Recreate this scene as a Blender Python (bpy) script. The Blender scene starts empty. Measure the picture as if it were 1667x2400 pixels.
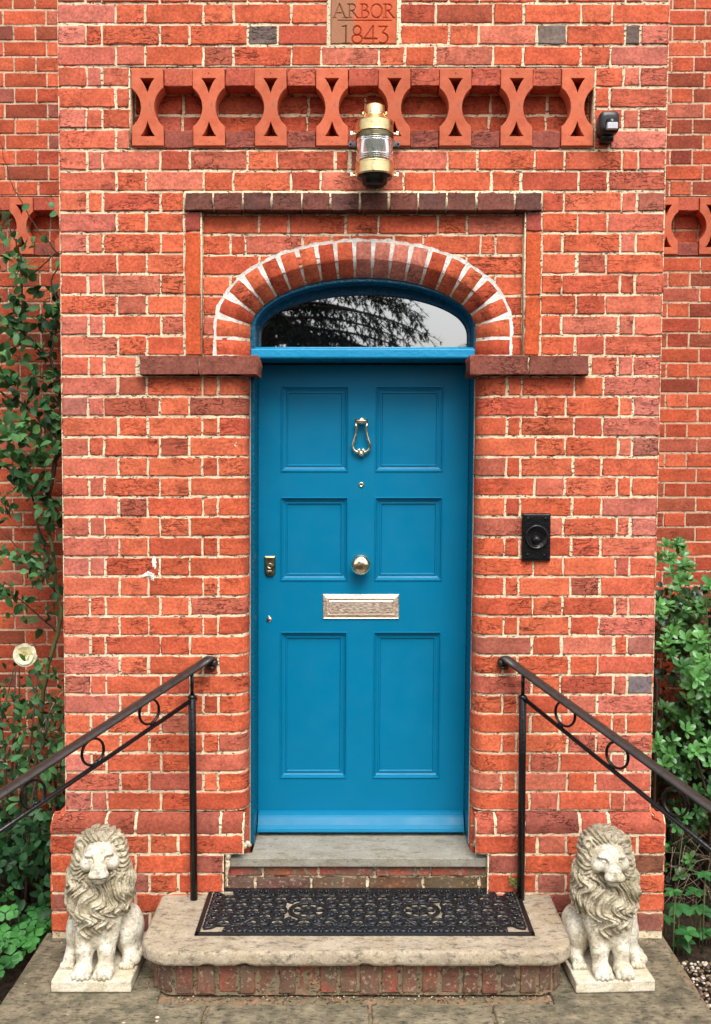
import bpy, math, random
import numpy as np
from mathutils import Vector, Matrix
R = random.Random(7)
pi = math.pi
# ------------------------------------------------------------------ camera, sky, sun, exposure
F = 2300.0; CX = 833.5; CY = 1200.0; TH = math.atan(.0575); D = 3.86; ZC = 1.924
sc = bpy.context.scene
cam_d = bpy.data.cameras.new('camera'); cam = bpy.data.objects.new('camera', cam_d)
sc.collection.objects.link(cam); sc.camera = cam
cam.location = (0, -D, ZC); cam.rotation_euler = (pi/2 - TH, 0, 0)
cam_d.sensor_fit = 'VERTICAL'; cam_d.sensor_height = 36; cam_d.sensor_width = 36; cam_d.lens = F/2400*36
cam_d.clip_start = .05; cam_d.clip_end = 500
SUN_EL, SUN_AZ = math.radians(56), math.radians(12)      # azimuth measured from straight in front of the house
w = bpy.data.worlds.new('World'); sc.world = w; w.use_nodes = True
wn = w.node_tree; wn.nodes.clear()
sky = wn.nodes.new('ShaderNodeTexSky'); sky.sky_type = 'NISHITA'; sky.sun_disc = False
sky.sun_elevation = SUN_EL; sky.sun_rotation = pi - SUN_AZ; sky.air_density = 1.0; sky.dust_density = 4.0; sky.ozone_density = 1.0
hs = wn.nodes.new('ShaderNodeHueSaturation'); hs.inputs['Saturation'].default_value = .22
bg = wn.nodes.new('ShaderNodeBackground'); bg.inputs['Strength'].default_value = .15
wo = wn.nodes.new('ShaderNodeOutputWorld')
wn.links.new(sky.outputs[0], hs.inputs['Color']); wn.links.new(hs.outputs[0], bg.inputs['Color']); wn.links.new(bg.outputs[0], wo.inputs[0])
sun_d = bpy.data.lights.new('sun', 'SUN'); sun = bpy.data.objects.new('sun', sun_d); sc.collection.objects.link(sun)
sun_d.energy = 1.5; sun_d.angle = math.radians(35); sun_d.color = (1, .95, .88)
sdir = Vector((math.sin(SUN_AZ)*math.cos(SUN_EL), -math.cos(SUN_AZ)*math.cos(SUN_EL), math.sin(SUN_EL)))
sun.rotation_euler = sdir.to_track_quat('Z', 'Y').to_euler()
sc.view_settings.view_transform = 'Standard'; sc.view_settings.look = 'None'
sc.view_settings.exposure = 0.86; sc.view_settings.gamma = 1
# ------------------------------------------------------------------ helpers
cT, sT = math.cos(TH), math.sin(TH)
def ray(px, py):
    u = (px-CX)/F; v = (py-CY)/F
    return Vector((u, cT - v*sT, -sT - v*cT))
CAM = Vector((0, -D, ZC))
def at(px, py, Y=0.0):
    d = ray(px, py); return CAM + d*((Y+D)/d.y)
def atz(px, py, z):
    d = ray(px, py); return CAM + d*((z-ZC)/d.z)
def atp(px, py, P, n):
    d = ray(px, py); return CAM + d*((Vector(P)-CAM).dot(Vector(n))/d.dot(Vector(n)))
LEAN = .0067
def SH(x, z): return x + LEAN*(z-2.0)
def tag(o, label=None, cat=None, group=None, kind=None):
    if label: o['label'] = label
    if cat: o['category'] = cat
    if group: o['group'] = group
    if kind: o['kind'] = kind
    return o
def link(o, parent=None):
    sc.collection.objects.link(o)
    if parent is not None:
        o.parent = parent
        if parent.type == 'EMPTY' or True:
            o.matrix_parent_inverse = Matrix.Identity(4)
    return o
def empty(name, label, cat, loc=(0, 0, 0), group=None):
    o = bpy.data.objects.new(name, None); o.location = loc; o.empty_display_size = .1
    link(o); tag(o, label, cat, group); return o
class MB:
    def __init__(s, off=(0, 0, 0)):
        s.v = []; s.f = []; s.m = []; s.c = []; s.b = []; s.off = Vector(off)
    def add(s, vs, fs, mat=0, col=(1, 1, 1), bid=0.0, flip=False):
        n = len(s.v); s.v.extend([tuple(p) for p in vs])
        s.c.extend([tuple(col)+(1.0,)]*len(vs)); s.b.extend([bid]*len(vs))
        for f in fs:
            g = [n+i for i in f]
            if flip: g.reverse()
            s.f.append(g); s.m.append(mat)
    def box(s, x0, x1, y0, y1, z0, z1, mat=0, shear=False, col=(1, 1, 1)):
        h = SH if shear else (lambda x, z: x)
        vs = [(h(x, z), y, z) for z in (z0, z1) for y in (y0, y1) for x in (x0, x1)]
        s.add(vs, [(0, 2, 3, 1), (4, 5, 7, 6), (0, 1, 5, 4), (2, 6, 7, 3), (0, 4, 6, 2), (1, 3, 7, 5)], mat, col)
    def tube(s, pts, r, n=8, mat=0, closed=False, flat=1.0, up=None, cap=True, col=(1, 1, 1)):
        pts = [Vector(p) for p in pts]; N = len(pts)
        rr = r if isinstance(r, (list, tuple)) else [r]*N
        vs = []; prev = None
        for i, p in enumerate(pts):
            a = pts[(i-1) % N] if (closed or i > 0) else p
            b = pts[(i+1) % N] if (closed or i < N-1) else p
            t = (b-a).normalized() if (b-a).length > 1e-9 else Vector((0, 0, 1))
            if up is not None: q = Vector(up)
            elif prev is not None: q = prev
            else: q = Vector((0, 0, 1)) if abs(t.z) < .9 else Vector((1, 0, 0))
            q = (q - t*q.dot(t)).normalized(); prev = q; sd = t.cross(q)
            for k in range(n):
                an = 2*pi*k/n
                vs.append(p + q*(math.sin(an)*rr[i]*flat) + sd*(math.cos(an)*rr[i]))
        fs = []
        for i in range(N if closed else N-1):
            j = (i+1) % N
            for k in range(n):
                l = (k+1) % n
                fs.append((i*n+k, j*n+k, j*n+l, i*n+l))
        if not closed and cap:
            fs.append(tuple(range(n))); fs.append(tuple(range((N-1)*n, N*n))[::-1])
        s.add(vs, fs, mat, col)
    def lathe(s, prof, c, axis='z', n=32, mat=0, sx=1, sy=1):
        vs = []; N = len(prof)
        for (r, h) in prof:
            for k in range(n):
                a = 2*pi*k/n; x = math.cos(a)*r*sx; y = math.sin(a)*r*sy
                if axis == 'z': vs.append((c[0]+x, c[1]+y, c[2]+h))
                elif axis == 'y': vs.append((c[0]+x, c[1]-h, c[2]+y))
                else: vs.append((c[0]+h, c[1]+x, c[2]+y))
        fs = [(i*n+k, i*n+(k+1) % n, (i+1)*n+(k+1) % n, (i+1)*n+k) for i in range(N-1) for k in range(n)]
        s.add(vs, fs, mat, flip=False)
    def prism(s, poly, y0, y1, mat=0, plane='xz'):
        n = len(poly)
        if plane == 'xz': vs = [(x, y0, z) for x, z in poly] + [(x, y1, z) for x, z in poly]
        else: vs = [(x, y, y0) for x, y in poly] + [(x, y, y1) for x, y in poly]
        s.add(vs, [tuple(range(n)), tuple(range(n, 2*n))[::-1]] + [(i, i+n, (i+1) % n+n, (i+1) % n) for i in range(n)], mat)
    def build(s, name, mats, parent=None, smooth=False, bevel=0, loc=None):
        me = bpy.data.meshes.new(name)
        L = Vector(loc) if loc is not None else Vector((0, 0, 0))
        V = np.array(s.v, dtype=np.float64) - np.array(L)
        me.from_pydata(V.tolist(), [], s.f)
        if not isinstance(mats, (list, tuple)): mats = [mats]
        for m_ in mats: me.materials.append(m_)
        me.polygons.foreach_set('material_index', s.m)
        if smooth: me.polygons.foreach_set('use_smooth', [True]*len(s.f))
        a = me.color_attributes.new('Col', 'FLOAT_COLOR', 'POINT'); a.data.foreach_set('color', np.array(s.c, dtype=np.float32).ravel())
        b = me.attributes.new('bid', 'FLOAT', 'POINT'); b.data.foreach_set('value', s.b)
        me.update()
        o = bpy.data.objects.new(name, me); link(o, parent)
        if parent is not None and loc is None:
            # vertices are in world space: undo the parents' offset
            P = Vector((0, 0, 0)); q = parent
            while q is not None: P += q.location; q = q.parent
            o.location = -P
        elif loc is not None:
            P = Vector((0, 0, 0)); q = parent
            while q is not None: P += q.location; q = q.parent
            o.location = L - P
        if bevel:
            md = o.modifiers.new('bevel', 'BEVEL'); md.width = bevel; md.segments = 2; md.limit_method = 'ANGLE'; md.angle_limit = math.radians(35)
        return o
def shape_mesh(loops, depth, bev=.0015):
    """2D loops (x,z) in metres, holes included -> vertices/faces of an extruded plate, y from -depth/2 to depth/2"""
    cu = bpy.data.curves.new('tmp', 'CURVE'); cu.dimensions = '2D'; cu.fill_mode = 'BOTH'; cu.extrude = depth/2-bev; cu.bevel_depth = bev; cu.bevel_resolution = 1
    for lp in loops:
        sp = cu.splines.new('POLY'); sp.points.add(len(lp)-1)
        for p, (x, y) in zip(sp.points, lp): p.co = (x, y, 0, 1)
        sp.use_cyclic_u = True
    o = bpy.data.objects.new('tmp', cu); me = o.to_mesh()
    vs = [(v.co.x, -v.co.z, v.co.y) for v in me.vertices]; fs = [tuple(p.vertices) for p in me.polygons]
    o.to_mesh_clear(); bpy.data.objects.remove(o); bpy.data.curves.remove(cu)
    return vs, fs
# ------------------------------------------------------------------ materials
class NT:
    def __init__(s, name):
        s.m = bpy.data.materials.new(name); s.m.use_nodes = True; s.t = s.m.node_tree; s.t.nodes.clear()
        s.o = s.n('ShaderNodeOutputMaterial'); s.p = s.n('ShaderNodeBsdfPrincipled'); s.l(s.p.outputs[0], s.o.inputs[0])
    def n(s, t, **k):
        q = s.t.nodes.new(t)
        for a, b in k.items(): setattr(q, a, b)
        return q
    def l(s, a, b): s.t.links.new(a, b)
    def set(s, sock, v):
        if hasattr(v, 'is_linked') or isinstance(v, bpy.types.NodeSocket): s.l(v, sock)
        else: sock.default_value = v
    def coord(s, scale=(1, 1, 1), off=None):
        tc = s.n('ShaderNodeTexCoord'); g = s.n('ShaderNodeNewGeometry')
        mp = s.n('ShaderNodeMapping'); mp.inputs['Scale'].default_value = scale
        v = tc.outputs['Object']
        if off is not None:
            ad = s.n('ShaderNodeVectorMath', operation='ADD'); s.l(v, ad.inputs[0]); s.l(off, ad.inputs[1]); v = ad.outputs[0]
        s.l(v, mp.inputs[0]); return mp.outputs[0]
    def noise(s, vec, scale, detail=4, rough=.55, dist=0):
        q = s.n('ShaderNodeTexNoise'); s.l(vec, q.inputs['Vector']); q.inputs['Scale'].default_value = scale
        q.inputs['Detail'].default_value = detail; q.inputs['Roughness'].default_value = rough; q.inputs['Distortion'].default_value = dist
        return q.outputs['Fac']
    def vor(s, vec, scale, feat='F1'):
        q = s.n('ShaderNodeTexVoronoi', feature=feat); s.l(vec, q.inputs['Vector']); q.inputs['Scale'].default_value = scale; return q.outputs[0]
    def ramp(s, fac, *st):
        q = s.n('ShaderNodeValToRGB'); s.l(fac, q.inputs[0]); e = q.color_ramp.elements
        while len(e) < len(st): e.new(.5)
        for i, (p, c) in enumerate(st):
            e[i].position = p; e[i].color = (c, c, c, 1) if not isinstance(c, (tuple, list)) else tuple(c)+(1,)
        return q.outputs[0]
    def mix(s, f, a, b, bt='MIX'):
        q = s.n('ShaderNodeMix', data_type='RGBA', blend_type=bt)
        for sock, v in ((q.inputs[0], f), (q.inputs[6], a), (q.inputs[7], b)):
            if isinstance(v, bpy.types.NodeSocket): s.l(v, sock)
            elif isinstance(v, (int, float)): sock.default_value = v
            else: sock.default_value = tuple(v)+(1,)
        return q.outputs[2]
    def math(s, op, a, b=0.0):
        q = s.n('ShaderNodeMath', operation=op)
        for sock, v in ((q.inputs[0], a), (q.inputs[1], b)):
            if isinstance(v, bpy.types.NodeSocket): s.l(v, sock)
            else: sock.default_value = v
        return q.outputs[0]
    def bump(s, h, strength, dist, prev=None):
        q = s.n('ShaderNodeBump'); q.inputs['Strength'].default_value = strength; q.inputs['Distance'].default_value = dist
        s.l(h, q.inputs['Height'])
        if prev is not None: s.l(prev, q.inputs['Normal'])
        return q.outputs[0]
    def attr(s, name, out='Color'):
        q = s.n('ShaderNodeAttribute', attribute_name=name); return q.outputs[out]
    def fin(s, col=None, rough=.8, normal=None, spec=.3, metal=0, **k):
        P = s.p.inputs
        if col is not None:
            if isinstance(col, bpy.types.NodeSocket): s.l(col, P['Base Color'])
            else: P['Base Color'].default_value = tuple(col)+(1,)
        if isinstance(rough, bpy.types.NodeSocket): s.l(rough, P['Roughness'])
        else: P['Roughness'].default_value = rough
        P['Specular IOR Level'].default_value = spec; P['Metallic'].default_value = metal
        if normal is not None: s.l(normal, P['Normal'])
        for a, b in k.items(): P[a.replace('_', ' ')].default_value = b
        return s.m
def mat_brick(name='brick', crease=1.0, dirt=.0):
    t = NT(name); bid = t.attr('bid', 'Fac')
    cb = t.n('ShaderNodeCombineXYZ'); m1 = t.math('MULTIPLY', bid, 37.0); m2 = t.math('MULTIPLY', bid, 91.0)
    t.l(m1, cb.inputs[0]); t.l(m2, cb.inputs[1]); t.l(bid, cb.inputs[2])
    v = t.coord((1, 1, 1), cb.outputs[0]); vs_ = t.coord((1, 1, 3.4), cb.outputs[0])
    base = t.attr('Col')
    n1 = t.noise(v, 14, 5, .6); n2 = t.noise(v, 90, 4, .7)
    c = t.mix(1.0, base, t.ramp(n1, (.3, .80), (.72, 1.12)), 'MULTIPLY')
    c = t.mix(1.0, c, t.ramp(n2, (.30, .56), (.70, 1.24)), 'MULTIPLY')
    n9 = t.noise(vs_, 34, 6, .75); c = t.mix(t.ramp(n9, (.56, 0.0), (.70, .5)), c, (.21, .045, .028))
    # pinkish bloom and sooty blotches burnt into single bricks
    n5 = t.noise(v, 8, 4, .6); c = t.mix(t.ramp(n5, (.58, 0.0), (.78, .25)), c, (.42, .11, .07))
    n6 = t.noise(v, 16, 5, .7); c = t.mix(t.ramp(n6, (.64, 0.0), (.75, .6)), c, (.13, .05, .04))
    # folded creases of the hand-thrown clay
    rn = t.noise(vs_, 15, 4, .62, .9); rd = t.math('ABSOLUTE', t.math('SUBTRACT', rn, .5)); ln = t.ramp(rd, (.0, 1.0), (.021, 0.0))
    msk = t.ramp(t.noise(v, 9, 2), (.45, 0.0), (.57, 1.0)); cr = t.math('MULTIPLY', ln, msk); cr = t.math('MULTIPLY', cr, t.ramp(t.math('FRACT', t.math('MULTIPLY', bid, 13.7)), (.15, .05), (.75, 1.0)))
    c = t.mix(t.math('MULTIPLY', cr, .82*crease), c, (.035, .012, .010))
    pit = t.ramp(t.noise(v, 130, 2, .5), (.28, 1.0), (.34, 0.0)); c = t.mix(t.math('MULTIPLY', pit, .6), c, (.04, .02, .018))
    if dirt:
        d = t.ramp(t.noise(t.coord(), 9, 5, .65), (.40, 0.0), (.62, dirt)); c = t.mix(d, c, (.12, .09, .06))
        d2 = t.ramp(t.noise(t.coord((1, 1, 1)), 70, 3, .6), (.58, 0.0), (.66, .55)); c = t.mix(d2, c, (.42, .33, .24))
    nb = t.bump(t.noise(v, 60, 5, .65), .55, .004)
    nb = t.bump(cr, 1.0*crease, -.004, nb) if crease else nb
    return t.fin(c, .88, nb, .2)
def mat_mortar(name='mortar', col=(.80, .67, .46), pitamt=.85):
    t = NT(name); v = t.coord(); n = t.noise(v, 55, 5, .65)
    c = t.mix(t.ramp(n, (.3, 0.0), (.7, 1.0)), tuple(a*.74 for a in col), tuple(min(1, a*1.16) for a in col))
    n3 = t.noise(v, 4, 3, .5); c = t.mix(t.ramp(n3, (.5, 0.0), (.68, .35)), c, (.46, .27, .17)); c = t.mix(t.ramp(t.noise(v, 38, 4, .7), (.55, 0.0), (.66, .55*min(1, pitamt))), c, (.50, .20, .11))
    pit = t.ramp(t.noise(t.coord((1, 1, 1.5)), 75, 3, .6), (.36, pitamt), (.42, 0.0)); p2 = t.ramp(t.noise(t.coord((1, 1, 2.2)), 24, 5, .75), (.335, .95*pitamt), (.365, 0.0)); c = t.mix(pit, c, (.05, .03, .022)); c = t.mix(p2, c, (.03, .022, .018))
    nb = t.bump(t.noise(v, 110, 4, .7), .8, .004); nb = t.bump(pit, .8, -.004, nb)
    return t.fin(c, .95, nb, .1)
M = {}
M['brick'] = mat_brick(); M['mortar'] = mat_mortar(); M['white_mortar'] = mat_mortar('white_pointing', (.86, .83, .76), .25)
M['rear_brick'] = mat_brick('rear_brick', .55); M['rear_mortar'] = mat_mortar('rear_mortar', (.60, .44, .30), .7)
M['dirty_brick'] = mat_brick('dirty_brick', .5, .92); M['dirty_mortar'] = mat_mortar('dirty_mortar', (.20, .16, .10))
M['smooth_brick'] = mat_brick('smooth_brick', .35)
def mat_tile():
    t = NT('terracotta_tile'); v = t.coord(); c = t.mix(t.ramp(t.noise(v, 18, 5, .6), (.3, 0.0), (.7, 1.0)), (.46, .100, .048), (.62, .165, .085))
    oi = t.n('ShaderNodeObjectInfo'); c = t.mix(1.0, c, t.ramp(oi.outputs['Random'], (0.0, .80), (1.0, 1.08)), 'MULTIPLY'); c = t.mix(t.ramp(t.noise(v, 9, 5, .7), (.55, 0.0), (.72, .55)), c, (.22, .085, .06))
    c = t.mix(t.ramp(t.noise(v, 150, 3), (.62, 0.0), (.70, .5)), c, (.12, .05, .03))
    return t.fin(c, .85, t.bump(t.noise(v, 90, 4, .6), .4, .003), .2)
M['tile'] = mat_tile()
def mat_plaque():
    t = NT('plaque_terracotta'); v = t.coord(); c = t.mix(t.ramp(t.noise(v, 16, 5, .6), (.3, 0.0), (.7, 1.0)), (.46, .085, .035), (.60, .14, .06))
    sp = t.n('ShaderNodeSeparateXYZ'); tc = t.n('ShaderNodeTexCoord'); t.l(tc.outputs['Object'], sp.inputs[0])
    sx = t.math('ADD', t.math('MULTIPLY', sp.outputs[0], -9.0), t.math('MULTIPLY', t.noise(v, 12, 3), 1.1))
    c = t.mix(t.ramp(sx, (.78, 0.0), (1.0, .8)), c, (.30, .17, .10))
    return t.fin(c, .85, t.bump(t.noise(v, 140, 4, .6), .35, .002), .2)
M['plaque'] = mat_plaque()
def mat_paint(name, col, rough=.3, bumpy=.18, lumps=0.0, spec=.38):
    t = NT(name); v = t.coord(); n = t.noise(v, 5, 4, .55)
    c = t.mix(n, tuple(a*.90 for a in col), tuple(a*1.08 for a in col))
    g = t.noise(t.coord((1, 1, .06)), 160, 3, .6); g2 = t.noise(v, 320, 2, .5)
    nb = t.bump(g, bumpy, .0012); nb = t.bump(g2, bumpy*.6, .0006, nb)
    if lumps: nb = t.bump(t.noise(v, 75, 2, .5), lumps, .006, nb)
    ro = t.ramp(t.noise(v, 12, 4, .6), (.3, rough*.8), (.7, min(1, rough*1.3)))
    return t.fin(c, ro, nb, spec)
BLUE = (.0, .158, .30)
M['door_paint'] = mat_paint('blue_door_paint', BLUE, .36, spec=.22)
M['shaded_frame_paint'] = mat_paint('shaded_blue_frame_paint', (.0, .085, .155), .28, .25, .6)  # darker than the door blue: the shade of the recess is in the colour
M['black_paint'] = mat_paint('black_gloss_paint', (.006, .006, .007), .22, .2, .25)
M['black_plastic'] = mat_paint('black_plastic', (.012, .012, .013), .35, .1)
def mat_rubber():
    t = NT('black_rubber'); v = t.coord(); c = t.mix(t.noise(v, 30, 4), (.004, .0045, .0055), (.013, .014, .017))
    return t.fin(c, .40, t.bump(t.noise(v, 260, 3), .4, .001), .45)
M['rubber'] = mat_rubber()
def mat_metal(name, col, rough=.16, tarn=.25, tcol=(.16, .10, .05), metal=1.0, tsc=38):
    t = NT(name); v = t.coord((1, 1, 3) if tsc < 20 else (1, 1, 1)); c = t.mix(t.ramp(t.noise(v, tsc, 4, .6), (.45, 0.0), (.72, tarn)), col, tcol)
    ro = t.ramp(t.noise(v, 60, 4, .6), (.3, rough*.7), (.7, rough*1.9))
    return t.fin(c, ro, t.bump(t.noise(v, 45, 3), .12, .0015), .5, metal)
M['brass'] = mat_metal('lantern_brass', (.86, .66, .33), .24, .25)
M['pale_brass'] = mat_metal('polished_brass', (.95, .84, .60), .17, .2)
M['bronze'] = mat_metal('letter_plate_bronze', (.95, .78, .63), .36, .35, (.55, .36, .28), 1.0, 9)
M['dark_brass'] = mat_metal('aged_brass', (.22, .19, .11), .28, .6, (.05, .045, .03))
M['rail_metal'] = mat_metal('worn_rail_bronze', (.045, .036, .032), .30, .5, (.012, .011, .011), .4)
def mat_glass():
    t = NT('window_glass'); v = t.coord(); return t.fin((.004, .005, .006), .015, t.bump(t.noise(v, 3.5, 2), .02, .004), 1.0, 0, IOR=2.5)  # opaque near-black: the darkness of the room behind is in the base colour
M['pane'] = mat_glass()
def mat_lens():
    t = NT('lantern_glass'); return t.fin((.62, .66, .56), .07, None, 1.0, 0, Transmission_Weight=.86, IOR=1.5)
M['lens'] = mat_lens()
def mat_flat(name, col, rough=.6, **k):
    t = NT(name); v = t.coord(); c = t.mix(t.noise(v, 60, 4), tuple(a*.85 for a in col), tuple(min(1, a*1.12) for a in col))
    return t.fin(c, rough, t.bump(t.noise(v, 200, 2), .1, .001), .4, **k)
M['sensor_lens'] = mat_flat('sensor_lens', (.50, .50, .53), .35)
M['dark_hole'] = mat_flat('dark_cavity', (.004, .004, .004), .9)
M['mastic'] = mat_flat('mastic', (.50, .45, .36), .9)
def mat_stone(name, a, b, dark=(.06, .045, .03), dk=.5, sc_=1.0, lich=.0, warm=(.35, .24, .12), wk=.4, lichcol=(.72, .64, .48)):
    t = NT(name); v = t.coord(); n = t.noise(v, 7*sc_, 6, .65); c = t.mix(t.ramp(n, (.3, 0.0), (.7, 1.0)), a, b)
    c = t.mix(t.ramp(t.noise(v, 3.5*sc_, 4, .6), (.45, 0.0), (.7, wk)), c, warm)
    c = t.mix(t.ramp(t.noise(t.coord((1, 2.2, 1.6)), 13*sc_, 7, .72), (.50, 0.0), (.66, dk)), c, dark)
    c = t.mix(1.0, c, t.ramp(t.noise(v, 120, 4, .7), (.25, .72), (.75, 1.2)), 'MULTIPLY')
    c = t.mix(t.ramp(t.noise(v, 55, 3, .6), (.62, 0.0), (.70, .55)), c, tuple(x*.7 for x in dark))
    if lich:
        lv = t.vor(t.mix(.06, v, t.n('ShaderNodeTexNoise').outputs[1]), 9*sc_); lm = t.ramp(lv, (.10, 1.0), (.16, 0.0))
        gate = t.ramp(t.noise(v, 4, 2), (.60, 0.0), (.62, lich)); c = t.mix(t.math('MULTIPLY', lm, gate), c, lichcol)
    nb = t.bump(t.noise(v, 24*sc_, 7, .7), .6, .008); nb = t.bump(t.noise(v, 160, 3, .6), .5, .002, nb)
    return t.fin(c, .9, nb, .2)
M['flag'] = mat_stone('flagstone', (.30, .25, .165), (.105, .09, .06), (.028, .026, .02), .95, 2.2, .9, (.10, .09, .06), .85)
M['slab'] = mat_stone('step_sandstone', (.46, .385, .28), (.30, .25, .185), (.09, .075, .062), .85, 1.8, .6, (.42, .31, .17), .45)
M['threshold'] = mat_stone('threshold_stone', (.34, .32, .27), (.23, .22, .18), (.10, .09, .06), .55, 1.0, .0, (.34, .27, .17), .4)
M['lion_stone'] = mat_stone('lion_stone', (.84, .79, .67), (.56, .50, .38), (.11, .09, .055), .6, 3.0, .0, (.44, .34, .18), .5)
M['lion_mane'] = mat_stone('lion_mane_stone', (.64, .57, .43), (.38, .32, .21), (.06, .05, .028), .9, 4.2, .0, (.28, .235, .13), .6)
M['base_stone'] = mat_stone('statue_base_stone', (.78, .71, .57), (.60, .53, .40), (.16, .13, .08), .4, 1.5, .0, (.48, .38, .22), .4)
def mat_soil():
    t = NT('soil'); v = t.coord(); c = t.mix(t.ramp(t.noise(v, 30, 6, .7), (.35, 0.0), (.7, 1.0)), (.018, .012, .008), (.07, .05, .033))
    return t.fin(c, 1, t.bump(t.noise(v, 40, 6, .7), 1, .02), .1)
M['soil'] = mat_soil()
def mat_attr(name, rough=.8, bs=60, spec=.3, bumpd=.002):
    t = NT(name); v = t.coord(); c = t.mix(1.0, t.attr('Col'), t.ramp(t.noise(v, bs, 4, .6), (.25, .75), (.75, 1.2)), 'MULTIPLY')
    return t.fin(c, rough, t.bump(t.noise(v, bs*2, 3), .4, bumpd), spec)
M['pebble'] = mat_attr('pebble'); M['bark'] = mat_attr('bark', .85, 50, .2, .004)
def mat_leaf(name, rough=.4, spec=.5):
    t = NT(name); c = t.mix(1.0, t.attr('Col'), t.ramp(t.noise(t.coord(), 45, 3), (.3, .82), (.7, 1.15)), 'MULTIPLY')
    m_ = t.fin(c, rough, None, spec)
    tr = t.n('ShaderNodeBsdfTranslucent'); t.l(c, tr.inputs[0]); mx = t.n('ShaderNodeMixShader'); mx.inputs[0].default_value = .22
    t.l(t.p.outputs[0], mx.inputs[1]); t.l(tr.outputs[0], mx.inputs[2]); t.l(mx.outputs[0], t.o.inputs[0]); return m_
M['leaf'] = mat_leaf('leaf', .5, .3); M['gloss_leaf'] = mat_leaf('glossy_leaf', .3, .55); M['petal'] = mat_leaf('petal', .6, .2)
M['needle'] = mat_leaf('needles', .6, .2)
# ------------------------------------------------------------------ brickwork
P_ = .0788; Z0 = .501
def zk(k): return Z0 + P_*k
BJ, HJ = .0108, .0092       # bed and head joint widths
OR = (.60, .118, .052); PAL = [(OR, 44), ((.64, .142, .065), 26), ((.56, .103, .048), 18), ((.49, .09, .048), 5), ((.56, .140, .085), 5), ((.60, .165, .10), 3)]
GREY = (.135, .095, .082); PURP = (.38, .13, .10); DKB = (.16, .062, .046); DKR = (.30, .080, .055)
def pick(rng, edge=0.0):
    t = rng.random()*sum(x for _, x in PAL); c = OR
    for cc, x in PAL:
        t -= x
        if t <= 0: c = cc; break
    if edge > 0:
        e = edge*rng.random(); c = tuple(a*(1-e)+b*e for a, b in zip(c, (.60, .185, .14)))
    f = rng.uniform(.90, 1.10); return tuple(a*f for a in c)
def brick(m, mp, u0, u1, v0, v1, col, rng, jit=.0017, w0=0.0, su=.024, nv=3, skirt=.012, flip=False, mat=0, rot=0.0):
    fu0 = u0 if callable(u0) else (lambda v: u0); fu1 = u1 if callable(u1) else (lambda v: u1)
    vm = (v0+v1)/2; L = fu1(vm)-fu0(vm); L2 = max(L, fu1(v0)-fu0(v0), fu1(v1)-fu0(v1))
    nu = max(2, int(L2/su)); e = .0018
    vv = [v0, v0+e, v0+2*e] + [v0+2*e+(v1-v0-4*e)*i/(nv-1) for i in range(1, nv-1)] + [v1-2*e, v1-e, v1]
    NU = nu+5; NV = len(vv); tu, tv, tw = rng.gauss(0, .0008), rng.gauss(0, .0008), rng.gauss(0, .0009)
    ph = rng.random()*6; vs = []
    def pt(i, j, w, shrink=0.0):
        v = vv[j]; a, b = fu0(v), fu1(v)
        if b-a < .004: b = a+.004
        ee = min(e, (b-a)*.2)
        if i < 3: u = a+ee*i
        elif i >= NU-3: u = b-ee*(NU-1-i)
        else: u = a+2*ee+(b-a-4*ee)*(i-2)/(NU-5)
        return u, v
    J = [[(rng.gauss(0, jit), rng.gauss(0, jit)) for i in range(NU)] for j in range(NV)]
    for j in range(NV):
        for i in range(NU):
            u, v = pt(i, j, 0); bi = i in (0, NU-1); bj = j in (0, NV-1)
            ju, jv = J[j][i]
            if not (bi or bj): ju *= .15; jv *= .15
            if i <= 1 and bj or i >= NU-2 and bj or bi and j in (0, NV-1): pass
            if bi and bj: ju += .0014*(1 if i == 0 else -1); jv += .0014*(1 if j == 0 else -1)
            w = w0+tw+tu*(2*i/(NU-1)-1)+tv*(2*j/(NV-1)-1)+.0005*math.sin(ph+u*60)+.0005*math.sin(ph*2+v*90)
            if bi or bj: w -= .0017+max(0, rng.gauss(0, .0009))
            else: w += rng.gauss(0, .00035)
            vs.append(mp(u+ju, v+jv, w))
    fs = [(j*NU+i, j*NU+i+1, (j+1)*NU+i+1, (j+1)*NU+i) for j in range(NV-1) for i in range(NU-1)]
    ring = [(i, 0) for i in range(NU)] + [(NU-1, j) for j in range(1, NV)] + [(i, NV-1) for i in range(NU-2, -1, -1)] + [(0, j) for j in range(NV-2, 0, -1)]
    n0 = len(vs)
    for (i, j) in ring:
        u, v = pt(i, j, 0); ju, jv = J[j][i]; vs.append(mp(u+ju, v+jv, w0-skirt))
    K = len(ring)
    for q in range(K):
        a = ring[q]; b = ring[(q+1) % K]
        fs.append((a[1]*NU+a[0], n0+q, n0+(q+1) % K, b[1]*NU+b[0]))
    m.add(vs, fs, mat, col, rng.random(), flip)
def sheet(m, mp, u0, u1, v0, v1, w, mat=1, su=.05, flip=False, rng=R, jw=.0006):
    fu0 = u0 if callable(u0) else (lambda v: u0); fu1 = u1 if callable(u1) else (lambda v: u1)
    NU = max(2, int((fu1(v0)-fu0(v0))/su)+1); NV = max(2, int((v1-v0)/su)+1)
    vs = []
    for j in range(NV):
        v = v0+(v1-v0)*j/(NV-1); a, b = fu0(v), max(fu1(v), fu0(v)+.002)
        for i in range(NU):
            vs.append(mp(a+(b-a)*i/(NU-1), v, w+rng.gauss(0, jw)))
    m.add(vs, [(j*NU+i, j*NU+i+1, (j+1)*NU+i+1, (j+1)*NU+i) for j in range(NV-1) for i in range(NU-1)], mat, (1, 1, 1), 0, flip)
S_, H_, Q_ = .2227, .1147, .0607
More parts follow.
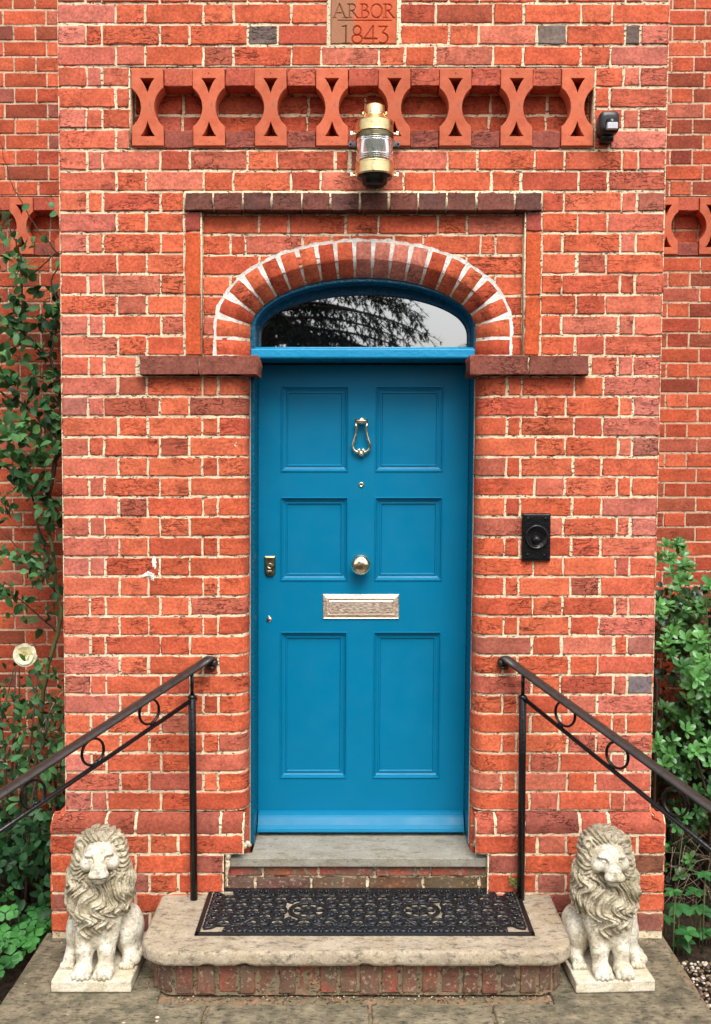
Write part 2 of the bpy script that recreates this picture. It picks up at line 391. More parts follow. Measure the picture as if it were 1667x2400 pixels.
def seq(L, par):
    pat = ([S_, H_]*30) if par else ([H_-.0055, Q_]+[S_, H_]*30)
    out = []; x = 0
    for s in pat:
        if x+s >= L-.002:
            if L-x < .045 and out: out[-1] = (out[-1][0], L)
            else: out.append((x, L))
            break
        out.append((x, x+s)); x += s
    return out
def row_lr(a, b, par):
    mid = (a+b)/2+(.06 if par else -.05); Lq = [(a+x, a+y) for x, y in seq(mid-a, par)]; Rq = [(b-y, b-x) for x, y in seq(b-mid, par)]
    return Lq + Rq[::-1]
cxo = .027
def shx(mp): return lambda u, v, w: (lambda q: (SH(q[0], q[2]), q[1], q[2]))(mp(u, v, w))
plane = lambda Y: shx(lambda u, v, w: (u, Y-w, v))
RB = .06; JL = -.483
def jamb(u, v, w):
    if u <= JL: return (u, -w, v)
    a = (u-JL)/RB
    if a < pi/2: return (JL+(RB+w)*math.sin(a), RB-(RB+w)*math.cos(a), v)
    return (JL+RB+w, RB+(u-JL-RB*pi/2), v)
jl = shx(jamb); jr = shx(lambda u, v, w: (lambda q: (2*cxo-q[0], q[1], q[2]))(jamb(u, v, w)))
XL, XR = -1.1535, 1.193
house = empty('brick_house', 'red brick house with a projecting porch, blue front door, arch and terracotta fretwork', 'house', (0, 0, 0))
over = []      # (x, z, colour) overrides found from the photo
for px, py, c in [(175, 952, (.20, .15, .15)), (620, 82, GREY), (1295, 82, (.16, .12, .10)), (1485, 82, GREY), (1510, 1048, (.22, .15, .13)), (1370, 1375, PURP), (1500, 1510, (.19, .15, .15)), (1500, 1603, (.16, .13, .13)), (175, 1048, PURP), (228, 1138, PURP), (175, 1230, PURP), (228, 1230, PURP), (405, 1048, DKR), (1510, 475, (.24, .13, .11)), (515, 130, (.24, .09, .07)), (865, 30, (.25, .10, .085)), (900, 30, (.22, .10, .08)), (1310, 185, DKR), (1500, 290, PURP), (560, 30, OR), (313, 1185, (.30, .10, .08)), (830, 380, (.20, .10, .07)), (955, 130, OR), (1090, 28, (.28, .075, .05)), (440, 385, (.30, .055, .04)), (770, 390, (.33, .08, .05)), (1360, 620, (.28, .08, .06)), (690, 525, (.40, .06, .03)), (550, 960, (.25, .11, .085)), (1130, 1100, (.24, .10, .08)), (1130, 1240, (.30, .12, .10)), (1130, 1510, (.22, .12, .11)), (1200, 1600, (.26, .09, .08)), (410, 1610, (.34, .055, .04)), (1390, 1750, (.34, .12, .10)), (390, 1820, (.42, .13, .11)), (320, 930, (.20, .07, .05)), (1400, 930, OR), (410, 1280, (.34, .055, .03))]:
    q = at(px, py, 0); over.append((q.x-LEAN*(q.z-2), q.z, tuple(a*.5+b*.5 for a, b in zip(c, OR)) if c[0] > .17 else tuple(a*1.2 for a in c)))
def colour(rng, u0, u1, v0, v1):
    for (x, z, c) in over:
        if u0-.004 < x < u1+.004 and v0-.004 < z < v1+.004: return c
    um = (u0+u1)/2; e = max(0, 1-abs(um-XL)/.30, 1-abs(um-XR)/.30)
    return pick(rng, min(.95, e*1.3))
def row(m, mp, k, bricks, rng, flip=False, w0=0.0, cmap=None, mat=0, **kw):
    for (a, b) in bricks:
        ca = colour(rng, *( (a, b) if cmap is None else cmap(a, b)), zk(k), zk(k+1))
        hj = HJ/2*rng.uniform(.7, 1.4); bj = BJ/2
        v0 = zk(k)+bj+rng.gauss(0, .0006); v1 = zk(k+1)-bj+rng.gauss(0, .0006)
        brick(m, mp, a+hj, b-hj, v0, v1, ca, rng, flip=flip, w0=w0, mat=mat, **kw)
rng = random.Random(11)
pw = MB(); P0 = plane(0.0)
KTOP = 46; MW = -.0040
FXL, FXR = -.877, .910          # frieze recess
SXL, SXR = -.669, .717          # outer edges of strips
FLD_L, FLD_R = -.604, .653      # recessed field
PLQ = (-.107, .148)
LDL, LDR = -.856, .918
# upper wall rows
for k in range(23, KTOP):
    par = k % 2
    if 23 <= k <= 30:
        bl = [(XL+x, XL+y) for x, y in seq(SXL-XL, par)]; br = [(XR-y, XR-x) for x, y in seq(XR-SXR, par)][::-1]
    elif 33 <= k <= 36:
        bl = [(XL+x, XL+y) for x, y in seq(FXL-XL, par)]; br = [(XR-y, XR-x) for x, y in seq(XR-FXR, par)][::-1]
    elif k >= 38 and k < 43:
        bl = [(XL+x, XL+y) for x, y in seq(PLQ[0]-.006-XL, par)]; br = [(XR-y, XR-x) for x, y in seq(XR-PLQ[1]-.012, par)][::-1]
    else: bl = row_lr(XL, XR, par); br = []
    row(pw, P0, k, bl+br, rng)
# piers under the ledges
jend = JL+RB*pi/2+.035
for k in range(0, 23):
    if k == 22:
        row(pw, P0, k, [(XL+x, XL+y) for x, y in seq(LDL-XL, 0)], rng); row(pw, P0, k, [(XR-y, XR-x) for x, y in seq(XR-LDR, 0)], rng)
        continue
    pat = [S_, H_, .216, Q_] if k % 2 else [.106, Q_, .2176, .117]
    x = XL; bl = []
    for s in pat: bl.append((x, x+s)); x += s
    bl.append((x, jend)); row(pw, jl, k, bl, rng, w0=0.0, su=.02)
    XRm = 2*cxo-XR; x = XRm; br = []
    for s in [S_, H_, .206, Q_-.004] if k % 2 else [.106, Q_-.006, .2086, .117]: br.append((x, x+s)); x += s
    br.append((x, jend)); row(pw, jr, k, br, rng, flip=True, su=.02, cmap=lambda a, b: (2*cxo-b, 2*cxo-a))
# mortar backing
for (a, b, c, d) in ((XL, SXL, zk(23), zk(31)), (SXR, XR, zk(23), zk(31)), (XL, XR, zk(31), zk(33)), (XL, FXL, zk(33), zk(37)), (FXR, XR, zk(33), zk(37)), (XL, XR, zk(37), zk(38)), (XL, PLQ[0], zk(38), zk(43)), (PLQ[1], XR, zk(38), zk(43)), (XL, XR, zk(43), zk(KTOP)), (XL, LDL+.02, zk(22), zk(23)), (LDR-.02, XR, zk(22), zk(23))):
    sheet(pw, P0, a, b, c, d, MW)
sheet(pw, jl, XL, jend+.02, zk(0), zk(22), MW, su=.022); sheet(pw, jr, 2*cxo-XR, jend+.02, zk(0), zk(22), MW, su=.022, flip=True)
# wall body behind the faces (keeps light out), sides of the porch
YB = 1.35
for side in (0, 1):
    X = XL if side == 0 else XR; s = -1 if side == 0 else 1
    mpS = shx(lambda u, v, w, X=X, s=s: (X+s*w, u, v))
    sheet(pw, mpS, 0.0, YB, 0, zk(KTOP), MW, flip=(side == 0), su=.12)
    for k in range(0, KTOP):
        bs = [(x, y) for x, y in seq(YB, 1-k % 2)]
        for (a, b) in bs: brick(pw, mpS, a+.004, b-.005, zk(k)+BJ/2, zk(k+1)-BJ/2, pick(rng, .6), rng, su=.08, flip=(side == 0))
pw.box(XL+.01, XR-.01, .02, YB, zk(KTOP)-.01, zk(KTOP), 1, True)
pw.box(XL+.02, JL, .30, .34, 0, zk(23), 1, True); pw.box(.54, XR-.02, .30, .34, 0, zk(23), 1, True); pw.box(XL+.02, XR-.02, .345, .38, 0, zk(KTOP)-.02, 1, True)
pw.build('porch_wall', [M['brick'], M['mortar']], house, True)
# recessed field above the door
fm = MB(); PF = plane(.03)
AZ = 2.4215; AI, BI, TK = .45, .21, .127
def midhw(z):
    t = (z-AZ)/.27
    if t <= 0: return .513
    if t >= 1: return 0.0
    return .513*math.sqrt(1-t*t)
for k in range(23, 30):
    v0, v1 = zk(k)+BJ/2, zk(k+1)-BJ/2
    bs = row_lr(FLD_L, FLD_R, k % 2)
    for (a, b) in bs:
        c = pick(rng); hj = HJ/2
        h0, h1 = midhw(v0), midhw(v1)
        if h0 <= 0.001: brick(fm, PF, a+hj, b-hj, v0, v1, c, rng); continue
        for sd in (-1, 1):
            if sd < 0:
                if a+hj > cxo-h0 and a+hj > cxo-h1: continue
                lo = a+hj; f1 = (lambda v, b=b: min(b-hj, cxo-midhw(v)))
                if max(f1(v0), f1(v1))-lo < .012: continue
                brick(fm, PF, (lambda v, lo=lo, f1=f1: min(lo, f1(v)-.004)), f1, v0, v1, c, rng)
            else:
                hi = b-hj; f0 = (lambda v, a=a: max(a+hj, cxo+midhw(v)))
                if hi-min(f0(v0), f0(v1)) < .012: continue
                brick(fm, PF, f0, (lambda v, hi=hi, f0=f0: max(hi, f0(v)+.004)), v0, v1, c, rng)
NR = 50
for i in range(NR):
    a = zk(23)+(zk(30)-zk(23))*i/NR; b = zk(23)+(zk(30)-zk(23))*(i+1)/NR
    if midhw(b) < .001: sheet(fm, PF, FLD_L, FLD_R, a, b, MW)
    else:
        sheet(fm, PF, FLD_L, lambda v: cxo-midhw(v), a, b, MW); sheet(fm, PF, lambda v: cxo+midhw(v), FLD_R, a, b, MW)
for X in (FLD_L, FLD_R): fm.box(X-.002, X+.002, -.001, .04, zk(23), zk(30), 1, True)
fm.build('recessed_panel', [M['brick'], M['mortar']], house, True)
# vertical strips either side
for s, (a, b) in enumerate(((SXL, FLD_L), (FLD_R, SXR))):
    m = MB(); zz = [zk(23), at(0, 693, 0).z, at(0, 543, 0).z, zk(30)]
    for i in range(3):
        c = (.60, .105, .035) if i < 2 else (.36, .07, .05)
        brick(m, P0, a+.005, b-.003, zz[i]+.004, zz[i+1]-.005, c, rng, w0=.004, su=.02, nv=10, skirt=.03)
    sheet(m, P0, a, b, zk(23), zk(30), MW); m.build('pilaster_strip', [M['smooth_brick'], M['mortar']], house, True)
# dark projecting lintel course
m = MB(); xs = [435, 502, 570, 638, 708, 775, 844, 912, 980, 1047, 1116, 1206, 1269]
for i in range(12):
    a = at(xs[i], 475, 0).x-.0063; b = at(xs[i+1], 475, 0).x-.0063
    brick(m, P0, a+.004, b-.004, zk(30)+.003, zk(31)-.010, [DKB, (.20, .068, .05), (.13, .055, .045)][i % 3], rng, w0=.020, su=.02, skirt=.05)
m.box(SXL+.003, SXR-.003, -.0165, .04, zk(30)+.008, zk(31)-.004, 1, True)
m.build('lintel_course', [M['brick'], M['mortar']], house, True)
# impost ledges
for a, b in (((325, 605)), ((1098, 1380))):
    m = MB(); xa = at(a, 862, -.04).x; xb = at(b, 862, -.04).x; xm = (xa+xb)/2
    for (p, q) in ((xa, xm), (xm, xb)):
        brick(m, shx(lambda u, v, w: (u, -w, v)), p+.003, q-.003, zk(22)+.002, zk(23)-.004, (.25, .080, .055), rng, w0=.042, su=.02, jit=.002, skirt=.16, nv=4)
    m.box(xa+.01, xb-.01, -.034, .11, zk(22)+.009, zk(23)-.010, 1)
    m.build('impost_ledge', [M['brick'], M['mortar']], house, True)
# arch
def arch_curve():
    pts = []; n = 160
    for i in range(13): pts.append((-AI, zk(23)+(AZ-zk(23))*i/12, -1.0, 0.0))
    for i in range(1, n):
        a = pi-pi*i/n; x, z = AI*math.cos(a), AZ+BI*math.sin(a); nx, nz = math.cos(a)/AI, math.sin(a)/BI; l = math.hypot(nx, nz)
        pts.append((x, z, nx/l, nz/l))
    for i in range(13): pts.append((AI, AZ-(AZ-zk(23))*i/12, 1.0, 0.0))
    return pts
AC = arch_curve()
def cum(q):
    s = [0]
    for i in range(1, len(AC)):
        a, b = AC[i-1], AC[i]
        s.append(s[-1]+math.hypot(a[0]+a[2]*q-b[0]-b[2]*q, a[1]+a[3]*q-b[1]-b[3]*q))
    return s
S0, SM, S1 = cum(0), cum(.065), cum(TK)
def arch_at(s):        # s in units of the mid line -> index position
    import bisect
    s = max(0, min(SM[-1]-1e-6, s)); i = bisect.bisect_right(SM, s)-1; return i, (s-SM[i])/(SM[i+1]-SM[i])
def interp(T, i, f): return T[i]*(1-f)+T[i+1]*f
def amap_raw(s, q, w):
    i, f = arch_at(s); a, b = AC[i], AC[i+1]; x, z, nx, nz = [a[j]*(1-f)+b[j]*f for j in range(4)]
    l = math.hypot(nx, nz); nx /= l; nz /= l
    if q < .06: rad = q-.70*w; y = .026+(.06-q)*1.05-.70*w
    else: rad = q; y = .026-w
    if q < 0: rad = -w; y = .026+.06*1.05-q
    return (cxo+x+nx*rad, y, z+nz*rad)
amap = shx(amap_raw)
def local_scale(s, q):
    i, f = arch_at(s); ds0 = SM[i+1]-SM[i]; r0 = (S0[i+1]-S0[i])/ds0; r1 = (S1[i+1]-S1[i])/ds0
    return r0+(r1-r0)*q/TK
m = MB(); N = 21; LT = SM[-1]
for b in range(N):
    c = LT*(b+.5)/N; hw = LT/N/2-.0030
    def wf(q, c=c, hw=hw, sg=1): return c+sg*min(hw, .0195)/max(.5, local_scale(c, q))
    base = [OR, (.60, .13, .055), (.48, .08, .035)][b % 3]
    if b in (10, 11, 12, 13): base = (.60, .20, .14)
    brick(m, lambda q, s, w: amap(s, q, w), 0, 1, 0, 1, base, rng) if False else None
    # build in (q, s): swap so that the long side runs radially
    nq = 9; vs = []; ns = 5; e = .003
    qq = [-.03, 0.0, .02, .04, .058, .062, .085, .105, TK-.003, TK]
    jit = [[(rng.gauss(0, .0007)) for _ in range(ns)] for _ in qq]
    for a_, q in enumerate(qq):
        for j in range(ns):
            tt = [-1, -.86, 0, .86, 1][j]; half = min(LT/N*max(.5, local_scale(c, max(q, 0)))/2-.0036, LT/N*.5-.0052)
            s = c+tt*half/max(.5, local_scale(c, max(q, 0)))
            ww = (-.003 if j in (0, 4) or a_ == len(qq)-1 else .0+rng.gauss(0, .0004))
            vs.append(amap(s+jit[a_][j], q+(rng.gauss(0, .0012) if a_ == len(qq)-1 else 0), ww))
    nq = len(qq); n0 = len(vs)
    fs = [(i*ns+j, i*ns+j+1, (i+1)*ns+j+1, (i+1)*ns+j) for i in range(nq-1) for j in range(ns-1)]
    ring = [(i, 0) for i in range(nq)]+[(nq-1, j) for j in range(1, ns)]+[(i, ns-1) for i in range(nq-2, -1, -1)]
    for (i, j) in ring:
        s = c+[-1, 0, 0, 0, 1][j]*.0 ; p = vs[i*ns+j]
        ctr = amap(c, qq[i], -.02); vs.append((p[0], p[1]+.012, p[2]))
    for q in range(len(ring)-1):
        a_ = ring[q]; b_ = ring[q+1]; fs.append((a_[0]*ns+a_[1], n0+q, n0+q+1, b_[0]*ns+b_[1]))
    m.add(vs, fs, 0, base, rng.random())
# white-painted joints: backing ring with a rough painted outer edge
qs = [-.035, 0.0, .03, .06, .09, TK, None]; ns = 300; vs = []
for i in range(ns+1):
    s = LT*i/ns
    wob = TK+.0108+.0018*math.sin(s*47)+.0016*math.sin(s*113+1)+rng.gauss(0, .0009)
    for q in qs:
        vs.append(amap(s, wob if q is None else q, -.0022 if q is not None else .0012))
    # outer edge returns to the field face
fs = [(i*7+j, (i+1)*7+j, (i+1)*7+j+1, i*7+j+1) for i in range(ns) for j in range(6)]
n0_ = len(m.f); m.add(vs, fs, 1)
for i_ in range(n0_, len(m.f)):
    if (i_-n0_) % 6 < 2: m.m[i_] = 2
m.build('door_arch', [M['brick'], M['white_mortar'], M['mortar']], house, True)
# frieze of pierced terracotta tiles
def tile_loops(h=.1425, hw=.059, rc=.0935, pitch=.2335):
    half = pitch/2; out = []
    # right side outline, from top to bottom
    yc = math.sqrt(max(0, rc*rc-(half-hw)**2)); seg = []
    a0 = math.atan2(yc, -(half-hw)); n = 16
    for i in range(n+1):
        a = a0+(2*pi-2*a0)*i/n; seg.append((half+rc*math.cos(a), rc*math.sin(a)))
    right = [(hw, h), (hw, h*.98)] + seg + [(hw, -h*.98), (hw, -h)]
    left = [(-x, y) for x, y in right][::-1]
    outer = right+left
    def tri(s):
        pts = []
        for (x, y) in [(-.031, .111), (0, .111), (.031, .111), (.0185, .093), (.009, .074), (.003, .056), (0, .045), (-.003, .056), (-.009, .074), (-.0185, .093)]: pts.append((x, y*s))
        return pts
    return [outer, tri(1), tri(-1)]
TV, TF = shape_mesh(tile_loops(), .074, .002)
def frieze(parent, cs, zc, Y, back_r, name_t='fretwork_tile', mb=M['brick'], mm=M['mortar'], x0=None, x1=None, lean=True, kz=None, pitch=.2335, dark=True):
    lo, hi = zc-.1576, zc+.1576
    for c in cs:
        xx = SH(c, zc) if lean else c
        m = MB(); m.add([(x, y, z) for x, y, z in TV], TF, 0)
        m.box(-.060, .060, -.030, .045, .1437, .1490, 0); m.box(-.060, .060, -.030, .045, -.1490, -.1437, 0)
        for (ex, ez) in ((0, .128), (0, -.130)): m.lathe([(0, .0376), (.0022, .0376)], (ex, 0, ez), 'y', 8, 1)
        o = m.build(name_t, [M['tile'], M['dark_hole']], parent); o.location = Vector((xx, Y+.027, zc))
    g = MB(); mpB = (shx if lean else (lambda q: q))(lambda u, v, w: (u, Y+.080-w, v)); mpF = (shx if lean else (lambda q: q))(lambda u, v, w: (u, Y-w, v))
    sheet(g, mpB, x0, x1, lo, hi, MW)
    for r_ in range(2):
        z0_ = zc+(r_-1)*.0788; xx = x0-(.03 if r_ else .17); i = r_
        while xx < x1:
            Lb = S_ if i % 2 else H_+.02
            brick(g, mpB, max(x0, xx)+.005, min(x1, xx+Lb)-.005, z0_+.006, z0_+.0788-.006, tuple(q*.85 for q in pick(rng)), rng) if min(x1, xx+Lb)-max(x0, xx) > .03 else None
            xx += Lb; i += 1
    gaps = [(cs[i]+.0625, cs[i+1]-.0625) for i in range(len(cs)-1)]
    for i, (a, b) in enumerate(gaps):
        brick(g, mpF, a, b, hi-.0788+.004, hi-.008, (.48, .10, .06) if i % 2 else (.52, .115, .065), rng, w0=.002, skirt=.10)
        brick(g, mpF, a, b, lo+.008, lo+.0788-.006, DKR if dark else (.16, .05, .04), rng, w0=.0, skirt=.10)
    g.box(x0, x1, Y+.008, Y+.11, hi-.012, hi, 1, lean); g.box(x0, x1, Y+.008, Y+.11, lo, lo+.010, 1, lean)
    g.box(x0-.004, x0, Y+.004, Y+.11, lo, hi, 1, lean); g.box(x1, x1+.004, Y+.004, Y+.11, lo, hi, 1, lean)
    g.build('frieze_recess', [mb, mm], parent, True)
zc_f = (zk(33)+zk(37))/2
cs = [at(p, 262, 0).x-.0083 for p in (347, 490.5, 635, 778.5, 924.5, 1067, 1210, 1352.5)]
frieze(house, cs, zc_f, 0.0, None, x0=FXL, x1=FXR)
# ------------------------------------------------------------------ date stone with cut letters
SEG = {}
def arc(cx_, cy_, rx, ry, a0, a1, n=14): return [(cx_+rx*math.cos(math.radians(a0+(a1-a0)*i/n)), cy_+ry*math.sin(math.radians(a0+(a1-a0)*i/n))) for i in range(n+1)]
# each glyph: list of (polyline, width), unit height 1
thin, thick = .045, .10
G = {
 'A': ([([(.0, 0), (.36, 1)], thin), ([(.36, 1), (.74, 0)], thick), ([(.13, .36), (.58, .36)], thin), ([(-.06, 0), (.12, 0)], thin), ([(.62, 0), (.86, 0)], thin)], .88),
 'R': ([([(.14, 0), (.14, 1)], thick), ([(.0, 1), (.30, 1)], thin), ([(.0, 0), (.28, 0)], thin), (arc(.30, .76, .24, .24, 90, -90), thick*.8), ([(.14, .52), (.30, .52)], thin), ([(.30, .52), (.66, .02)], thick), ([(.66, .02), (.78, -.02)], thin)], .84),
 'B': ([([(.14, 0), (.14, 1)], thick), ([(.0, 1), (.30, 1)], thin), ([(.0, 0), (.32, 0)], thin), (arc(.30, .77, .20, .23, 90, -90), thick*.8), (arc(.32, .27, .27, .27, 90, -90), thick*.8), ([(.14, .54), (.30, .54)], thin)], .72),
 'O': ([(arc(.38, .5, .36, .5, 0, 360, 28), thick*.75)], .84),
 '1': ([([(.25, 0), (.25, 1)], thick), ([(.06, .97), (.25, 1)], thin), ([(.08, 0), (.44, 0)], thin)], .55),
 '8': ([(arc(.28, .74, .20, .26, 0, 360, 24), thick*.7), (arc(.28, .25, .26, .25, 0, 360, 24), thick*.7)], .64),
 '4': ([([(.46, -.02), (.46, 1)], thick*.8), ([(.46, 1), (.0, .28)], thin), ([(.0, .28), (.66, .28)], thick*.9), ([(.34, -.02), (.6, -.02)], thin)], .74),
 '3': ([([(.02, .97), (.46, .97)], thick*.6), ([(.46, .97), (.20, .60)], thin), (arc(.22, .30, .28, .30, 80, -120), thick*.8)], .6),
}
def stone():
    x0, x1 = PLQ[0]+.001, PLQ[1]-.001; z0, z1 = zk(38)+.002, zk(43)-.008; h = .00165
    nx = int((x1-x0)/h); nz = int((z1-z0)/h); X = np.linspace(x0, x1, nx); Z = np.linspace(z0, z1, nz); XX, ZZ = np.meshgrid(X, Z, indexing='ij')
    dep = np.zeros_like(XX)
    def stroke(p, q, wd):
        nonlocal dep
        px_, pz = p; dx, dz = q[0]-p[0], q[1]-p[1]; L2 = dx*dx+dz*dz+1e-12
        t = np.clip(((XX-px_)*dx+(ZZ-pz)*dz)/L2, 0, 1); d = np.hypot(XX-px_-t*dx, ZZ-pz-t*dz)
        dep = np.maximum(dep, np.clip((wd*.5+.0008-d)/.0016, 0, 1)*.0055)
    def text(s, xa, xb, za, zb):
        W = sum(G[c][1] for c in s)-.06; sx = (xb-xa)/W; hgt = zb-za; cur = xa
        for c in s:
            for pl, wd in G[c][0]:
                for a, b in zip(pl[:-1], pl[1:]): stroke((cur+a[0]*sx, za+a[1]*hgt), (cur+b[0]*sx, za+b[1]*hgt), wd*hgt*.95)
            cur += G[c][1]*sx
    def W(px, py): q = at(px, py, 0); return q.x-LEAN*(q.z-2), q.z
    def loc(zx, zy): return W(740+zx/6.65, zy/6.65)
    a = loc(285, 283); b = loc(1240, 72); text('ARBOR', a[0], b[0], a[1], b[1])
    a = loc(395, 682); b = loc(1140, 412); text('1843', a[0], b[0], a[1], b[1])
    a = loc(348, 324); b = loc(1182, 326); stroke(a, b, .0022)
    edge = np.minimum(np.minimum(XX-x0, x1-XX), np.minimum(ZZ-z0, z1-ZZ)); yy = -.003+dep+np.clip(.004-edge, 0, .004)*1.2
    yy = yy+.0003*np.sin(XX*310+np.sin(ZZ*190)*2)*np.cos(ZZ*260)
    V = np.stack([XX+LEAN*(ZZ-2), yy, ZZ], -1).reshape(-1, 3)
    I = np.arange(nx*nz).reshape(nx, nz); Fq = np.stack([I[:-1, :-1], I[1:, :-1], I[1:, 1:], I[:-1, 1:]], -1).reshape(-1, 4)
    m = MB(); m.add(V.tolist(), Fq.tolist(), 0); m.box(x0, x1, .002, .03, z0, z1, 0, True)
    # cream pointing round the stone
    for (a, b, c, d) in ((x0-.0145, x0-.0005, z0-.012, z1+.01), (x1+.0005, x1+.016, z0-.012, z1+.01), (x0-.0005, x1+.0005, z0-.012, z0-.0005)):
        sheet(m, P0, a, b, c, d, .0005, 1, .01)
    o = m.build('date_stone', [M['plaque'], M['mortar']], house, True, loc=((x0+x1)/2, 0, (z0+z1)/2)); o['label'] = 'terracotta date stone cut with ARBOR 1843'
stone()
# ------------------------------------------------------------------ plinth
PLL, PLR = -1.2, 1.24; vt = .452; PR = .05
def pmap0(u, v, w):
    if v <= vt: return (u, -PR-w, v)
    a = min(pi/2, (v-vt)/PR); return (u, -(PR+w)*math.cos(a), vt+(PR+w)*math.sin(a))
for side in (0, 1):
    pl = MB(); a, b = (PLL, -.432) if side == 0 else (.484, PLR)
    for k in range(-6, 0):
        lo, hi = (a, b)
        if k <= -3: lo, hi = (a, -.512) if side == 0 else (.536, b)
        vlo = zk(k); vhi = zk(k+1) if k < -1 else vt+PR*pi/2
        sq = seq(hi-lo, k % 2); sq = [(lo+x, lo+y) for x, y in sq] if side == 0 else [(hi-y, hi-x) for x, y in sq]
        for (x, y) in sq:
            c = pick(rng)
            if k == -1: c = rng.choice([DKR, (.36, .085, .05), (.44, .10, .06)])
            if k <= -3 and rng.random() < .5: c = rng.choice([(.36, .10, .07), (.30, .11, .08), (.24, .09, .05), (.40, .13, .09)])
            brick(pl, shx(pmap0), x+.006, y-.006, vlo+BJ/2, vhi-BJ/2, c, rng, su=.02, nv=6 if k == -1 else 3, jit=.0018)
    sheet(pl, shx(pmap0), a+.004, b, zk(-2), vt+PR*pi/2, MW, su=.02); sheet(pl, shx(pmap0), a+.004, (-.512 if side == 0 else b), 0, zk(-2), MW, su=.03) if side == 0 else sheet(pl, shx(pmap0), .536, b-.004, 0, zk(-2), MW, su=.03)
    pl.box(a+.01, b-.006, -.045, .06, zk(-2)+.004, .46, 1, True); pl.box((a+.01) if side == 0 else .545, -.52 if side == 0 else b-.01, -.045, .06, 0, zk(-2)+.003, 1, True)
    X = a if side == 0 else b; s = -1 if side == 0 else 1
    mpS = shx(lambda u, v, w, X=X, s=s: (X+s*w, u, v) if v <= vt else (X-s*(PR-(PR+w)*math.cos(min(pi/2, (v-vt)/PR))), u, vt+(PR+w)*math.sin(min(pi/2, (v-vt)/PR))))
    for k in range(-6, 0):
        vhi = zk(k+1) if k < -1 else vt+PR*pi/2
        for (x, y) in seq(1.3, 1-k % 2): brick(pl, mpS, x-.05+(.0 if x else .003), y-.055, zk(k)+BJ/2, vhi-BJ/2, pick(rng), rng, su=.05, nv=5 if k == -1 else 3, flip=(side == 0))
    sheet(pl, mpS, -.046, 1.3, 0, vt+PR*pi/2, MW, flip=(side == 0), su=.03)
    pl.build('plinth', [M['brick'], M['mortar']], house, True)
# brick returns of the opening below the bullnose courses
for (a, b) in ((-.56, -.4235), (.4775, .61)):
    m = MB()
    for k in (-3, -2, -1): m.box(a, b, .052, .31, zk(k)+.004, zk(k+1)-.005, 0, True, (.52, .11, .055))
    m.box(a, b-.003 if a < 0 else b, .056, .31, 0, zk(0)+.01, 1, True) if a < 0 else m.box(a+.003, b, .056, .31, 0, zk(0)+.01, 1, True)
    m.build('reveal', [M['brick'], M['mortar']], house)
# riser below the threshold
m = MB(); PRs = plane(.0)
for (k0, k1, c, offs) in ((.175, .232, (.20, .09, .05), 0), (.236, .279, (.46, .09, .05), .1)):
    x = -.515+offs*.3-.1
    while x < .54:
        L = .225; a, b = max(x, -.515), min(x+L, .545)
        if b-a > .03: brick(m, PRs, a+.006, b-.006, k0+.004, k1-.003, tuple(q*rng.uniform(.7, 1.2) for q in c), rng, jit=.0025, w0=.008 if offs else .003)
        x += L
sheet(m, PRs, -.515, .545, .0, .282, MW, 1); m.build('threshold_riser', [M['dirty_brick'], M['mortar']], house, True)
# threshold stone
m = MB(); zt = .318
poly = [(-.506, -.024), (.536, -.026), (.536, .012), (.474, .035), (.474, .34), (-.420, .34), (-.420, .035), (-.506, .012)]
m.prism(poly, .281, zt, 0, 'xy')
o = m.build('threshold', M['threshold'], house, bevel=.004)
# crumbly white mortar fillets beside the threshold
FIL = (([(-.512, -.028, .20), (-.514, -.030, .25), (-.510, -.034, .30), (-.508, -.03, .345)], [.004, .006, .010, .014]), ([(-.508, -.03, .345), (-.47, -.01, .352), (-.437, .02, .36), (-.425, .06, .335)], [.013, .014, .011, .003])), (([(.540, -.028, .185), (.541, -.030, .24), (.538, -.034, .30), (.534, -.03, .34)], [.006, .005, .008, .013]), ([(.534, -.03, .34), (.515, -.01, .35), (.49, .01, .372), (.478, .05, .335)], [.013, .014, .011, .003]))
for (f1, f2) in FIL:
    m = MB(); P = [Vector(p) for p in f1[0]+f2[0][1:]]; rr_ = f1[1]+f2[1][1:]; Q = []; q_ = []
    for i in range(len(P)-1):
        for k in range(6): t = k/6; Q.append(P[i].lerp(P[i+1], t)+Vector((R.gauss(0, .0018), R.gauss(0, .0018), R.gauss(0, .0018)))); q_.append((rr_[i]*(1-t)+rr_[i+1]*t)*R.uniform(.75, 1.2))
    m.tube(Q, q_, 8); m.build('mortar_fillet', M['mortar'], house, True)
# broken white plaster on the left pier
m = MB()
for (px, py, rx_, rz_) in ((348, 1345, .020, .009), (362, 1318, .009, .026), (336, 1350, .012, .006), (358, 1354, .008, .014)):
    c = at(px, py, -.0015); n = 22; vs = [tuple(c+Vector((0, -.0015, 0)))]
    for k in range(n): a = 2*pi*k/n; r_ = R.uniform(.55, 1.25); vs.append((c.x+math.cos(a)*rx_*r_, c.y, c.z+math.sin(a)*rz_*r_))
    m.add(vs, [(0, 1+k, 1+(k+1) % n) for k in range(n)])
m.build('plaster_scar', M['white_mortar'], house)
